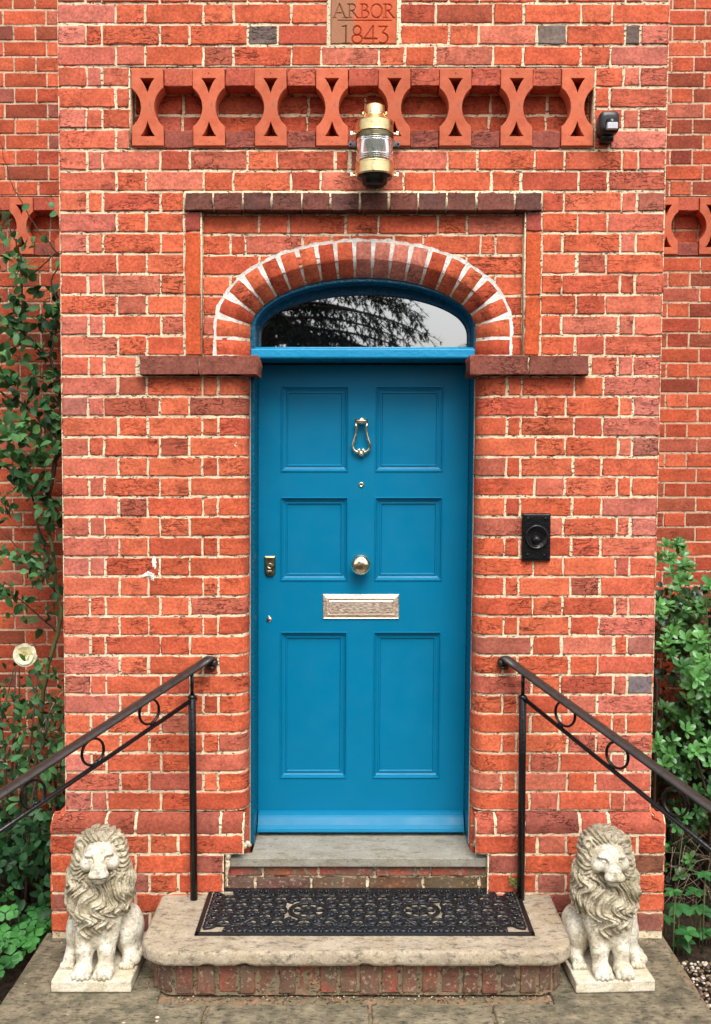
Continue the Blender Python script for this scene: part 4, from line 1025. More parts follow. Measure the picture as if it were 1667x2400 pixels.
# ------------------------------------------------------------------ handrails
def handrail(side, label):
    s = -1 if side == 0 else 1
    bpx = [(455, 2108), (1221, 2108)][side]
    base = atz(bpx[0], bpx[1], STZ); P0_ = Vector((base.x, base.y, 0))
    dr = Vector((s*.616, -.788, 0)); nrm = Vector((.788, s*.616, 0)) if side == 0 else Vector((.788, .616, 0))
    nrm = Vector((dr.y, -dr.x, 0)).normalized()
    h = lambda px, py: atp(px, py, P0_, nrm)
    o = empty('handrail', label, 'handrail', tuple(base), 'pair of iron handrails beside the steps')
    top = [h(495, 1541), h(0, 1862)] if side == 0 else [h(1180, 1539), h(1667, 1893)]
    d = (top[1]-top[0]).normalized(); e0 = top[0]+d*(.010 if side == 0 else .016); e1 = top[0]+d*1.55
    # lower rail
    lo = [h(455, 1637), h(0, 1948)] if side == 0 else [h(1228, 1637), h(1667, 1992)]
    dl = (lo[1]-lo[0]).normalized(); l1 = lo[0]+dl*1.45
    sdv = d.cross(Vector((0, 0, 1))).normalized(); upv = sdv.cross(d).normalized()
    if upv.z < 0: upv = -upv
    m = MB(); # moulded flat top bar
    prof = [(-.0245, -.005), (-.024, .002), (-.017, .0085), (0, .011), (.017, .0085), (.024, .002), (.0245, -.005), (.013, -.009), (-.013, -.009)]
    vs = []; path = [e0+d*(1.53*i/20) for i in range(21)]
    for p in path: vs += [p+sdv*x+upv*y for x, y in prof]
    k = len(prof); m.add(vs, [(i*k+j, i*k+(j+1) % k, (i+1)*k+(j+1) % k, (i+1)*k+j) for i in range(20) for j in range(k)]+[tuple(range(k)), tuple(range(20*k, 21*k))])
    # rolled end that curls down
    vs = []; nc = 13
    for i in range(nc):
        a = math.radians(215)*i/(nc-1); RS = .019; c = e0-d*(math.sin(a)*RS)+upv*((math.cos(a)-1)*RS); u2 = (upv*math.cos(a)-d*math.sin(a)).normalized(); sc2 = 1-.3*i/(nc-1)
        for x, y in prof: vs.append(c+sdv*x*sc2+u2*y*.8)
    m.add(vs, [(i*k+j, i*k+(j+1) % k, (i+1)*k+(j+1) % k, (i+1)*k+j) for i in range(nc-1) for j in range(k)]+[tuple(range((nc-1)*k, nc*k))])
    m.build('top_rail', M['rail_metal'], o, True)
    m = MB(); c = e0-upv*.020-d*.006; m.tube([c-sdv*.027, c-sdv*.024, c+sdv*.024, c+sdv*.027], [.007, .0125, .0125, .007], 16); m.build('rail_scroll', M['rail_metal'], o, True)
    m = MB(); m.tube([lo[0], l1], .0085, 10); m.tube([lo[0]-dl*.008, lo[0]+dl*.010], .012, 8); m.build('lower_rail', M['black_paint'], o, True)
    # posts
    def post(foot, zt_low, zt_top):
        m = MB(); m.tube([foot, Vector((foot.x, foot.y, zt_low-.004)), Vector((foot.x, foot.y, zt_low))], [.0145, .0145, .010], 14); m.lathe([(.0145, -.006), (.017, -.002), (.016, .004), (.010, .008)], (foot.x, foot.y, zt_low), 'z', 14)
        m.tube([Vector((foot.x, foot.y, zt_low)), Vector((foot.x, foot.y, zt_top))], .0072, 10); m.build('post', M['black_paint'], o, True)
    t0 = top[0]+d*((base-top[0]).to_2d().dot(dr.to_2d())/d.to_2d().dot(dr.to_2d()))
    post(base, h(bpx[0], 1632).z, t0.z)
    tt = 1.32; fx = P0_+dr*tt; zr = (top[0]+d*((fx-top[0]).to_2d().dot(dr.to_2d())/d.to_2d().dot(dr.to_2d()))).z
    post(Vector((fx.x, fx.y, -.12)), zr-.16, zr-.005)
    # rings between the rails
    rg = [((350, 1668), (0, 0)), ((218, 1762), (0, 0)), ((78, 1862), (0, 0))] if side == 0 else [((1325, 1673), 0), ((1447, 1770), 0), ((1583, 1880), 0)]
    for i, (c_, _) in enumerate(rg):
        c = h(*c_); m = MB(); r_ = .0465
        m.tube([c+dr*(math.cos(a)*r_)+Vector((0, 0, 1))*(math.sin(a)*r_) for a in [2*pi*q/32 for q in range(32)]], .0048, 8, closed=True, flat=1.3, up=tuple(nrm))
        m.build('ring', M['black_paint'], o, True)
        q = lo[0]+dl*((c-lo[0]).dot(dl)); m = MB(); m.tube([q-dl*.012+Vector((0, 0, .008)), q+Vector((0, 0, .012)), q+dl*.014+Vector((0, 0, .008))], [.003, .007, .003], 8); m.build('weld', M['black_paint'], o, True)
    return o
handrail(0, 'black iron handrail with rings, at the left beside the pale rose'); handrail(1, 'black iron handrail with rings, at the right in front of the bright evergreen bush')
# ------------------------------------------------------------------ lions (signed distance field, meshed with surface nets)
def surface_nets(S, org, h):
    nx, ny, nz = S.shape; ins = S < 0
    cnt = np.zeros((nx-1, ny-1, nz-1), np.float32); acc = np.zeros((nx-1, ny-1, nz-1, 3), np.float32)
    offs = [(i, j, k) for i in (0, 1) for j in (0, 1) for k in (0, 1)]
    def sub(A, o): return A[o[0]:nx-1+o[0], o[1]:ny-1+o[1], o[2]:nz-1+o[2]]
    for a in offs:
        for ax in range(3):
            if a[ax] == 1: continue
            b = list(a); b[ax] = 1; b = tuple(b)
            sa, sb = sub(S, a), sub(S, b); mk = (sa < 0) != (sb < 0)
            t = np.where(mk, sa/(sa-sb+1e-12), 0)
            for c in range(3): acc[..., c] += np.where(mk, a[c]+(t if c == ax else 0), 0)
            cnt += mk
    act = cnt > 0; idx = -np.ones(act.shape, np.int64); idx[act] = np.arange(act.sum()); ijk = np.argwhere(act)
    V = (ijk+acc[act]/cnt[act][:, None])*h+np.array(org)
    Fs = []
    for ax in range(3):
        A = ins[tuple(slice(0, -1) if c == ax else slice(None) for c in range(3))]; B = ins[tuple(slice(1, None) if c == ax else slice(None) for c in range(3))]
        ch = np.argwhere(A != B); sg = A[tuple(ch.T)]
        u, v = [c for c in range(3) if c != ax]
        ok = (ch[:, u] > 0) & (ch[:, v] > 0) & (ch[:, u] < S.shape[u]-1) & (ch[:, v] < S.shape[v]-1); ch = ch[ok]; sg = sg[ok]
        q = []
        for (du, dv) in ((-1, -1), (0, -1), (0, 0), (-1, 0)):
            c = ch.copy(); c[:, u] += du; c[:, v] += dv; q.append(idx[tuple(c.T)])
        q = np.stack(q, -1); flip = sg if ax != 1 else ~sg; q[~flip] = q[~flip][:, ::-1]; Fs.append(q)
    return V, np.concatenate(Fs)
def smin(a, b, k): h_ = np.clip(.5+.5*(b-a)/k, 0, 1); return b*(1-h_)+a*h_-k*h_*(1-h_)
def lion_mesh(yaw, pitch=.12, h=.0026, lean=0.0):
    org = np.array([-.165, -.185, .035]); dims = (.33, .36, .55)
    g = [np.arange(int(d/h))*h+o_ for d, o_ in zip(dims, org)]; X, Y, Z = np.meshgrid(*g, indexing='ij'); X = X.astype(np.float32); Y = Y.astype(np.float32); Z = Z.astype(np.float32)
    def ell(c, r, X=X, Y=Y, Z=Z):
        a, b, c_ = (X-c[0])/r[0], (Y-c[1])/r[1], (Z-c[2])/r[2]; k0 = np.sqrt(a*a+b*b+c_*c_); return (k0-1)*min(r)*(.6)+(k0-1)*.4*(sum(r)/3)
    def cap(p, q, r0, r1, X=X, Y=Y, Z=Z):
        dx, dy, dz = q[0]-p[0], q[1]-p[1], q[2]-p[2]; t = np.clip(((X-p[0])*dx+(Y-p[1])*dy+(Z-p[2])*dz)/(dx*dx+dy*dy+dz*dz), 0, 1)
        return np.sqrt((X-p[0]-t*dx)**2+(Y-p[1]-t*dy)**2+(Z-p[2]-t*dz)**2)-(r0+(r1-r0)*t)
    # head space: turned and bowed about the neck
    pv = (0, .0, .43); c_, s_h = math.cos(yaw), math.sin(yaw); x1 = X-pv[0]; y1 = Y-pv[1]; HX = c_*x1+s_h*y1; hy = -s_h*x1+c_*y1; hz = Z-pv[2]
    cp, sp = math.cos(pitch), math.sin(pitch); HY = cp*hy-sp*hz; HZ = sp*hy+cp*hz
    E = lambda c, r: ell(c, r, HX, HY, HZ); C = lambda p, q, a, b: cap(p, q, a, b, HX, HY, HZ)
    # body
    B = cap((0, -.045, .27), (0, .085, .145), .085, .098)
    B = smin(B, ell((0, -.060, .20), (.072, .06, .085)), .03)
    for s in (-1, 1):
        B = smin(B, cap((s*.050, -.062, .235), (s*.040, -.095, .125), .042, .030), .02)
        B = smin(B, cap((s*.040, -.095, .125), (s*.039, -.104, .075), .030, .028), .012)
        B = smin(B, ell((s*.039, -.124, .064), (.036, .046, .028)), .008)
        for k in range(4): B = smin(B, ell((s*.039+(-.0255+.0170*k), -.159+abs(k-1.5)*.005, .057), (.0092, .015, .0165)), .002)
        B = smin(B, ell((s*.092, .045, .135), (.052, .088, .092)), .02)
        B = smin(B, cap((s*.108, .02, .075), (s*.108, -.055, .062), .032, .024), .016)
        for k in range(4): B = smin(B, ell((s*.108+(-.02+.0135*k), -.083+abs(k-1.5)*.003, .056), (.0080, .013, .0135)), .003)
        B = np.maximum(B, -cap((s*.066, -.01, .19), (s*.078, -.02, .07), .0045, .0045)) if False else B
    # tendons/muscle grooves on fore legs
    B = B+.0016*np.sin(X*210)*np.clip((.21-Z)*12, 0, 1)*np.clip((Z-.085)*20, 0, 1)
    tail = [(.075, .13, .07), (.125, .105, .062), (.140, .055, .060), (.142, .005, .060), (.136, -.03, .062)]
    for a, b in zip(tail[:-1], tail[1:]): B = smin(B, cap(a, b, .014, .014), .006)
    B = smin(B, ell((.134, -.045, .064), (.020, .026, .018)), .006)
    # head
    Hh = E((0, -.038, .018), (.066, .062, .062)); Hh = smin(Hh, E((0, -.078, .030), (.050, .035, .036)), .018)
    Hh = smin(Hh, C((0, -.075, .012), (0, -.132, -.020), .036, .0285), .016)
    Hh = smin(Hh, E((0, -.150, -.008), (.020, .013, .011)), .008)       # nose pad
    for s in (-1, 1):
        Hh = smin(Hh, E((s*.016, -.139, -.030), (.0205, .024, .018)), .007)   # muzzle pads
        Hh = smin(Hh, E((s*.030, -.104, .035), (.023, .014, .008)), .006)     # brow
        Hh = smin(Hh, E((s*.046, -.070, -.002), (.026, .036, .030)), .014)    # cheek
        Hh = smin(Hh, E((s*.014, -.105, .020), (.009, .03, .012)), .008)
    Hh = smin(Hh, E((0, -.118, -.052), (.022, .024, .015)), .010)        # chin
    for s in (-1, 1):
        Hh = np.maximum(Hh, -E((s*.029, -.118, .019), (.0135, .0185, .0085)))
        Hh = smin(Hh, E((s*.029, -.104, .017), (.0090, .0090, .0058)), .001)
        Hh = np.maximum(Hh, -E((s*.010, -.163, -.009), (.0045, .007, .003)))
    Hh = np.maximum(Hh, -(np.maximum(np.abs(HX)-.0012, np.abs(HY+.15)-.02)+np.abs(HZ+.030)*.25))
    Hh = np.maximum(Hh, -(np.maximum(np.abs(HZ+.0425+.0-np.abs(HX)*.12)-.0019, np.abs(HX)-.030)+np.clip(HY+.120, 0, 1)))
    body = smin(B, Hh, .012)
    # mane: bulk plus carved flowing locks
    mn = ell((0, .005, .315), (.104, .100, .150)); mn = smin(mn, ell((0, -.055, .285), (.096, .082, .090)), .03)
    mn = smin(mn, ell((0, -.078, .235), (.066, .056, .066)), .02)
    for s in (-1, 1): mn = smin(mn, ell((s*.074, -.02, .335), (.040, .06, .085)), .03)
    hm = E((0, .018, .026), (.092, .080, .086)); hm = smin(hm, E((0, -.02, .075), (.066, .050, .034)), .02)
    for s in (-1, 1): hm = smin(hm, E((s*.068, -.030, -.015), (.034, .045, .075)), .02)
    face = E((0, -.105, -.004), (.054, .064, .060))
    phi = np.arctan2(X, -(Y-.05)); n1 = np.sin(X*31+Z*17)+np.sin(Z*43-X*13+2)
    q = phi*12.5+1.5*np.sin(Z*70+phi*2.2+n1*.9)+n1*.5; lock = np.abs(np.sin(q))*1.0+.7*np.abs(np.sin(q*2.6+1.0+Z*24))
    mn = mn-.0155*(lock-.75)+.0035*np.sin(Z*95+phi*7)-.004*np.sin(X*38+1)*np.sin(Z*33)
    # ragged tips at the bottom of the mane
    mn = np.maximum(mn, (.172+.034*np.abs(np.sin(phi*4.3+.4))-Z+.35*np.clip(Y+.03, 0, 1))*.8)
    psi = np.arctan2(HX, HZ+.01); rad = np.sqrt(HX**2+(HZ+.01)**2)
    q2 = psi*15+1.5*np.sin(rad*75+psi*3)+.7*np.sin(HX*60+HZ*33); lock2 = np.abs(np.sin(q2))+.4*np.abs(np.sin(q2*2.6+HY*50))
    hm = hm-.0115*(lock2-.7)
    mane = smin(mn, hm, .018)
    mane = np.maximum(mane, -(face-.002*np.sin(psi*30)))
    for s in (-1, 1):
        ear = E((s*.070, -.045, .070), (.021, .015, .023)); mane = smin(mane, ear, .004); mane = np.maximum(mane, -E((s*.072, -.060, .068), (.011, .012, .013)))
    return surface_nets(body, org, h), surface_nets(mane, org, h)
def lion(cx_, cy_, rz, yaw, pitch, label, w_=.144, bd=.165):
    o = empty('lion_statue', label, 'statue', (cx_, cy_, 0), 'pair of seated stone lions'); o.rotation_euler.z = rz
    (V, Fq), (V2, F2) = lion_mesh(yaw, pitch)
    for nm, v, f, mt in (('lion_body', V, Fq, M['lion_stone']), ('mane', V2, F2, M['lion_mane'])):
        me = bpy.data.meshes.new(nm); me.from_pydata(v.tolist(), [], f.tolist()); me.materials.append(mt); me.polygons.foreach_set('use_smooth', [True]*len(f))
        me.validate(); ob = bpy.data.objects.new(nm, me); link(ob, o)
    m = MB(); m.box(-w_, w_, -bd, bd, 0.002, .046); ob = m.build('statue_base', M['base_stone'], None, bevel=.006); ob.parent = o
    return o
lion(-.948, -.284, 0, math.radians(11), .16, 'seated pale stone lion at the left, facing straight ahead with bowed head')
lion(.925, -.284, math.radians(2.5), math.radians(-1), .10, 'seated pale stone lion at the right, its head turned toward the evergreen bush')
# ------------------------------------------------------------------ paving and ground
m = MB(); m.add([(-90, -90, -.14), (90, -90, -.14), (90, 90, -.14), (-90, 90, -.14)], [(0, 1, 2, 3)]); tag(m.build('ground', M['soil']), kind='structure')
m = MB(); fr = random.Random(4)
def flag(poly, z1=0.0):
    n = len(poly); P = []
    for i in range(n):
        a, b = Vector(poly[i]), Vector(poly[(i+1) % n]); L = (b-a).length; k = max(1, int(L/.02))
        for t in range(k): q = a+(b-a)*t/k; P.append((q.x+fr.gauss(0, .0011), q.y+fr.gauss(0, .0011)))
    c = Vector((sum(p[0] for p in P)/len(P), sum(p[1] for p in P)/len(P))); vs = []; k = len(P)
    for (ins, z) in ((0, -.06), (0, z1-.006), (.005, z1-.001), (.012, z1)):
        for p in P:
            d = c-Vector(p); l = d.length; q = Vector(p)+d*(ins/l); vs.append((q.x, q.y, z))
    m.add(vs, [(r*k+i, r*k+(i+1) % k, (r+1)*k+(i+1) % k, (r+1)*k+i) for r in range(3) for i in range(k)]+[tuple(range(3*k, 4*k))])
def gz(px, py): q = atz(px, py, 0); return (q.x, q.y)
j1, j2, j3 = gz(480, 2350), gz(868, 2350), gz(1155, 2352)
YF = -.535; YN = -1.35
x1 = gz(478, 2362)[0]; x2 = gz(868, 2362)[0]; x3 = gz(1152, 2362)[0]
e_ = .006
flag([(-1.235, -.02), (-1.26, YF-.25), (-1.262, YN), (x1-.03-e_, YN), (x1+.012-e_, YF+.02), (-.70, YF+.03), (-.70, -.02)])
flag([(x1+.012+e_, YF+.02), (x1-.03+e_, YN), (x2-e_, YN), (x2-e_, YF+.02)])
flag([(x2+e_, YF+.02), (x2+e_, YN), (x3+.03-e_, YN), (x3-e_, YF+.02)])
flag([(x3+e_, YF+.02), (x3+.03+e_, YN), (1.255, YN), (1.245, YF-.18), (1.205, -.30), (1.235, -.02), (.70, -.02), (.70, YF+.02)])
m.build('paving', M['flag']); tag(bpy.data.objects['paving'], kind='structure')
m = MB(); m.box(-1.25, 1.24, YN+.01, .02, -.14, -.012); tag(m.build('paving_bed', M['dirty_mortar']), kind='structure')
m = MB(); m.box(-1.6, 1.6, -1.9, YN-.005, -.138, -.075); tag(m.build('lower_path', M['flag'], bevel=.01), kind='structure')
# gravel right of the paving
m = MB(); gr = random.Random(9)
def pebble(m, x, y, z, r, col):
    vs = []; n = 6
    for (h_, s) in ((-.5, .6), (0, 1), (.45, .65)):
        for k in range(n): a = 2*pi*k/n; vs.append((x+math.cos(a)*r*s*gr.uniform(.8, 1.2), y+math.sin(a)*r*s*gr.uniform(.8, 1.2), z+h_*r))
    m.add(vs, [(q*n+k, q*n+(k+1) % n, (q+1)*n+(k+1) % n, (q+1)*n+k) for q in (0, 1) for k in range(n)]+[tuple(range(2*n, 3*n))], 0, col)
for i in range(2600):
    c = gr.choice([(.30, .22, .15), (.45, .38, .30), (.12, .08, .05), (.20, .13, .08), (.60, .55, .46), (.07, .05, .04)])
    pebble(m, 1.25+gr.random()**1.3*.5, gr.uniform(-1.3, -.02), -.125+gr.random()*.02, gr.uniform(.004, .011), c)
tag(m.build('gravel', M['pebble'], smooth=True), kind='stuff')
# ------------------------------------------------------------------ plants
class LF:
    def __init__(s): s.V = []; s.F = []; s.C = []; s.n = 0
    def leaf(s, p, d, nrm, L, W, col, fold=.25, droop=.25, pts=((0, 0), (.18, .7), (.45, 1.0), (.75, .75), (1, 0)), sides=True):
        d = d.normalized(); sd = d.cross(nrm)
        if sd.length < 1e-4: sd = d.orthogonal()
        sd.normalize(); up = sd.cross(d).normalized(); n0 = s.n
        for (t, wd) in pts:
            c = p+d*(L*t)-up*(droop*L*t*t)
            if wd == 0: s.V.append(tuple(c)); s.n += 1
            else:
                for k in (-1, 0, 1): s.V.append(tuple(c+sd*(k*W*.5*wd)+up*(abs(k)*fold*W*.5*wd))); s.n += 1
        # stitch
        idx = []; q = n0
        for (t, wd) in pts:
            if wd == 0: idx.append([q]); q += 1
            else: idx.append([q, q+1, q+2]); q += 3
        for a, b in zip(idx[:-1], idx[1:]):
            if len(a) == 1 and len(b) == 3: s.F += [(a[0], b[0], b[1]), (a[0], b[1], b[2])]
            elif len(a) == 3 and len(b) == 3: s.F += [(a[0], b[0], b[1], a[1]), (a[1], b[1], b[2], a[2])]
            elif len(b) == 1 and len(a) == 3: s.F += [(a[0], b[0], a[1]), (a[1], b[0], a[2])]
        s.C += [tuple(col)+(1.0,)]*(s.n-n0)
    def build(s, name, mat, parent=None, smooth=True):
        me = bpy.data.meshes.new(name); me.from_pydata(s.V, [], s.F); me.materials.append(mat)
        me.polygons.foreach_set('use_smooth', [smooth]*len(s.F))
        a = me.color_attributes.new('Col', 'FLOAT_COLOR', 'POINT'); a.data.foreach_set('color', np.array(s.C, dtype=np.float32).ravel())
        o = bpy.data.objects.new(name, me); link(o, parent)
        if parent is not None: o.location = -parent.location
        return o
vr = random.Random(21)
def rv(rng=vr):
    while True:
        v = Vector((rng.uniform(-1, 1), rng.uniform(-1, 1), rng.uniform(-1, 1)))
        if .05 < v.length < 1: return v.normalized()
def gcol(a, b, t, j=.12):
    f = vr.uniform(1-j, 1+j); return tuple((x*(1-t)+y*t)*f for x, y in zip(a, b))
DG, MG, BG = (.014, .052, .018), (.040, .145, .045), (.12, .31, .10)
BARK = (.060, .042, .028); GST = (.10, .12, .045)
# climbing rose on the left, trained along the main wall beside the porch
rose = empty('climbing_rose', 'climbing rose with thin dark stems and one pale yellow bloom against the brick wall', 'climbing plant', (-1.35, 1.1, -.13))
m = MB(); RY = 1.12
def stem(pts, r0, r1, Y=RY, col=BARK, n=7, j=.006):
    P = [at(x, y, Y+(dy if len(q) > 2 else 0)) for q in pts for x, y, dy in [(q[0], q[1], q[2] if len(q) > 2 else 0)]]
    out = []
    for a, b in zip(P[:-1], P[1:]):
        k = 4
        for i in range(k): out.append(a+(b-a)*i/k+rv()*j*(1 if i else .4))
    out.append(P[-1]); N = len(out); m.tube(out, [r0+(r1-r0)*i/(N-1) for i in range(N)], n, col=col); return out
stems = []
stems.append(stem([(75, 2140), (90, 1960), (82, 1850), (85, 1780), (100, 1640), (112, 1560), (132, 1500), (144, 1450), (138, 1400), (128, 1340), (118, 1260), (114, 1240)], .013, .009, col=GST))
stems.append(stem([(114, 1240), (122, 1200), (112, 1160), (100, 1135), (70, 1120), (40, 1105), (0, 1090)], .013, .006))
stems.append(stem([(145, 1235), (130, 1200), (114, 1160), (128, 1080), (140, 1030), (144, 990), (140, 930), (135, 880), (118, 840), (80, 800), (50, 775)], .015, .006))
stems.append(stem([(140, 1030), (110, 1000), (70, 965), (45, 940), (0, 880)], .009, .005, col=(.10, .08, .05)))
stems.append(stem([(50, 775), (54, 700), (54, 640), (45, 590), (25, 540), (5, 500)], .006, .003))
stems.append(stem([(50, 775), (20, 760), (0, 740)], .005, .003)); stems.append(stem([(145, 600), (105, 560), (70, 510), (40, 455), (20, 410), (0, 330)], .004, .0015))
stems.append(stem([(118, 840), (130, 780), (138, 720), (120, 660), (146, 610)], .006, .003)); stems.append(stem([(80, 640), (120, 600), (146, 590)], .004, .002))
stems.append(stem([(128, 1340), (90, 1240), (82, 1180), (60, 1130), (40, 1060)], .008, .003)); stems.append(stem([(138, 1400), (90, 1330), (50, 1290), (0, 1240)], .005, .002))
stems.append(stem([(130, 1480), (100, 1450), (40, 1400), (0, 1385)], .005, .002)); stems.append(stem([(105, 1560), (75, 1552), (60, 1545)], .004, .003, Y=1.0, col=GST))
stems.append(stem([(128, 1700), (142, 1640), (135, 1760), (118, 1830)], .007, .005, col=GST)); stems.append(stem([(88, 1720), (120, 1660), (148, 1620)], .0015, .0015, Y=.9, col=(.5, .5, .35)))
stems.append(stem([(88, 1722), (125, 1680), (149, 1645)], .0015, .0015, Y=.9, col=(.5, .5, .35)))
m.build('stems', M['bark'], rose, True)
lf = LF()
def spray(p, n, L, a=DG, b=BG, t=.5, sp=.05, view=.6):
    for _ in range(n):
        d = rv(); d.y *= .6; nr = (rv()+Vector((0, -view, .7))).normalized()
        lf.leaf(p+rv()*sp*vr.random(), d, nr, L*vr.uniform(.6, 1.15), L*.62*vr.uniform(.8, 1.1), gcol(a, b, min(1, max(0, t+vr.gauss(0, .25)))), .2, vr.uniform(.1, .5))
for st in stems[1:12]:
    for i, p in enumerate(st):
        yy = ZC-p.z
        if p.z < 2.72+.4*vr.random()**3 and vr.random() < .5: spray(p+Vector((0, -.03, 0)), vr.choice([2, 3, 4]), .066, DG, BG, .42)
def cluster_px(x0, x1, y0, y1, n, L, Y0, Y1, a, b, t, k=4, sp=.05):
    for _ in range(n): spray(at(vr.uniform(x0, x1), vr.uniform(y0, y1), vr.uniform(Y0, Y1)), k, L, a, b, t, sp)
cluster_px(0, 142, 680, 760, 14, .064, .95, 1.25, DG, MG, .4); cluster_px(0, 60, 760, 900, 12, .064, .95, 1.25, DG, BG, .5)
cluster_px(90, 142, 700, 980, 17, .055, 1.0, 1.28, DG, MG, .25); cluster_px(0, 140, 860, 960, 14, .062, .95, 1.25, DG, MG, .6)
cluster_px(0, 100, 980, 1080, 17, .070, .9, 1.15, DG, BG, .75); cluster_px(40, 145, 1060, 1130, 14, .060, .9, 1.15, DG, BG, .5)
cluster_px(0, 60, 560, 640, 9, .055, .95, 1.25, DG, BG, .5); cluster_px(0, 140, 500, 610, 9, .06, .95, 1.2, MG, (.16, .34, .16), .6, 2)
cluster_px(0, 60, 1130, 1200, 6, .05, .95, 1.2, DG, MG, .4); cluster_px(60, 120, 1310, 1370, 9, .055, .9, 1.15, DG, BG, .55); cluster_px(0, 50, 1290, 1330, 5, .05, .95, 1.15, MG, BG, .4)
cluster_px(110, 146, 1280, 1440, 7, .045, 1.0, 1.2, DG, MG, .4, 3); cluster_px(0, 110, 1380, 1470, 7, .045, 1.0, 1.2, DG, BG, .4, 3); cluster_px(90, 120, 1540, 1570, 2, .04, .95, 1.0, MG, BG, .6, 3)
lf.build('leaves', M['leaf'], rose)
# bloom
lf = LF(); c = at(61, 1534, .78)
for ring, (nq, L, tilt) in enumerate(((7, .058, .22), (6, .050, .55), (4, .030, 1.1))):
    for k in range(nq):
        a = 2*pi*k/nq+ring*.5+.2; out = Vector((math.cos(a), -tilt*.9, math.sin(a)*.98-.05)).normalized()
        lf.leaf(c, out, Vector((0, -1, .1)), L, L*1.12, (.95, .93, .74) if ring == 0 else (.95, .91, .62), -.05, -.12, ((0, .12), (.25, .62), (.55, 1.10), (.82, 1.08), (.96, .6), (1.0, .2)))
fl = lf.build('rose_bloom', M['petal'], rose); fl['label'] = 'single pale yellow rose bloom'
m = MB(); m.lathe([(0, .012), (.005, .011), (.006, .006)], (c.x, c.y-.012, c.z), 'y', 10); m.build('bloom_centre', mat_flat('stamen', (.55, .30, .06), .8), rose, True) 
# dense shrub low on the left
shl = empty('green_shrub', 'dense dark green leafy shrub filling the corner left of the porch', 'shrub', (-1.65, .75, -.14))
lf = LF()
def bush(lf, n, x0, x1, y0, y1, Y0, Y1, L, a, b, tfun, wr=.5, whorl=0):
    for _ in range(n):
        px, py, Y = vr.uniform(x0, x1), vr.uniform(y0, y1), vr.uniform(Y0, Y1); p = at(px, py, Y)
        if p.z < -.12: continue
        if abs(p.x) < 1.24 and Y > -.06: continue
        t = tfun(px, py, Y)
        if t is None: continue
        if whorl:
            ax = (rv()*.55+Vector((0, -.75, .75))).normalized(); o1 = ax.orthogonal().normalized(); o2 = ax.cross(o1); ph = vr.random()*6
            for k in range(whorl):
                an = ph+2.4*k; el = .25+.75*k/whorl; d = (o1*math.cos(an)+o2*math.sin(an))*(1-el*.55)+ax*(.1+el*.8); LL = L*(1.1-.45*k/whorl)*vr.uniform(.85, 1.1)
                lf.leaf(p+ax*(.010*k/whorl), d, ax, LL, LL*wr, gcol(a, b, min(1, max(0, t+.35*k/whorl+vr.gauss(0, .1)))), .22, .15, ((0, .12), (.25, .5), (.6, 1.0), (.86, .72), (1, 0)))
        else:
            d = rv(); nr = (rv()*.8+Vector((0, -.5, .8))).normalized(); lf.leaf(p, d, nr, L*vr.uniform(.6, 1.15), L*wr*vr.uniform(.8, 1.2), gcol(a, b, min(1, max(0, t+vr.gauss(0, .18)))), .2, vr.uniform(.05, .4))
def tl_(px, py, Y):
    # leaves thin out above y=1640
    if py < 1560+60*math.sin(px*.05) and vr.random() < .7: return None
    if py < 1640 and vr.random() < .45: return None
    return .38-.25*((Y-.2)/1.0)+.12*math.sin(px*.06+py*.021)  # deeper leaves are darker: shade inside the shrub is put into their colour
bush(lf, 2400, -260, 165, 1545, 2010, .25, 1.28, .050, DG, BG, tl_, .48)
bush(lf, 900, -200, 130, 1900, 2140, .1, 1.1, .060, DG, MG, lambda px, py, Y: .25+.2*math.sin(px*.07+py*.03), .55)
lf.build('foliage', M['leaf'], shl)
m = MB()
for i in range(14):
    a = Vector((vr.uniform(-2.1, -1.3), vr.uniform(.3, 1.2), -.14)); b = a+Vector((vr.uniform(-.2, .2), vr.uniform(-.2, .2), vr.uniform(.6, 1.1))); m.tube([a, (a+b)/2+rv()*.05, b], [.008, .006, .003], 6, col=BARK)
m.build('stems', M['bark'], shl, True)
# lobed groundcover bottom left
gc_ = empty('columbine_clump', 'clump of bright green lobed leaves beside the left edge of the paving', 'plant', (-1.5, -.1, -.14))
lf = LF()
def lobed(p, L, col):
    nr = (rv()*.45+Vector((0, -.35, 1))).normalized(); o1 = nr.orthogonal().normalized(); o2 = nr.cross(o1); ph = vr.random()*6
    for k in range(3):
        a = ph+2*pi*k/3; d = o1*math.cos(a)+o2*math.sin(a)
        for s in (-.55, 0, .55):
            d2 = o1*math.cos(a+s)+o2*math.sin(a+s); lf.leaf(p+d*L*.12, d2+nr*.12, nr, L*(1.0 if s == 0 else .85), L*.60, gcol(col, col, 0, .10), .08, .25, ((0, .15), (.4, .7), (.75, 1.0), (.93, .7), (1, .25)))
for i in range(560):
    x = vr.uniform(-2.1, -1.20); y = vr.uniform(-1.2, .35); z = -.07+.11*vr.random()+.05*math.sin(x*7+y*5)
    p = Vector((x, y, z))
    if x > -1.275 and y < .0: continue
    if x > -1.24: continue
    t = min(1, max(0, .55+.35*math.sin(x*9+1)*math.cos(y*8)+vr.gauss(0, .15)))
    c = tuple(a*(1-t)+b*t for a, b in zip((.020, .10, .030), (.075, .27, .060))); lobed(p, vr.uniform(.026, .042), c)
lf.build('foliage', M['leaf'], gc_)
for i in range(60):
    m = MB(); x, y = vr.uniform(-2.0, -1.3), vr.uniform(-1.1, .3); m.tube([(x, y, -.14), (x+vr.gauss(0, .02), y+vr.gauss(0, .02), 0)], .0018, 5, col=GST); m.build('stalk', M['bark'], gc_, True)
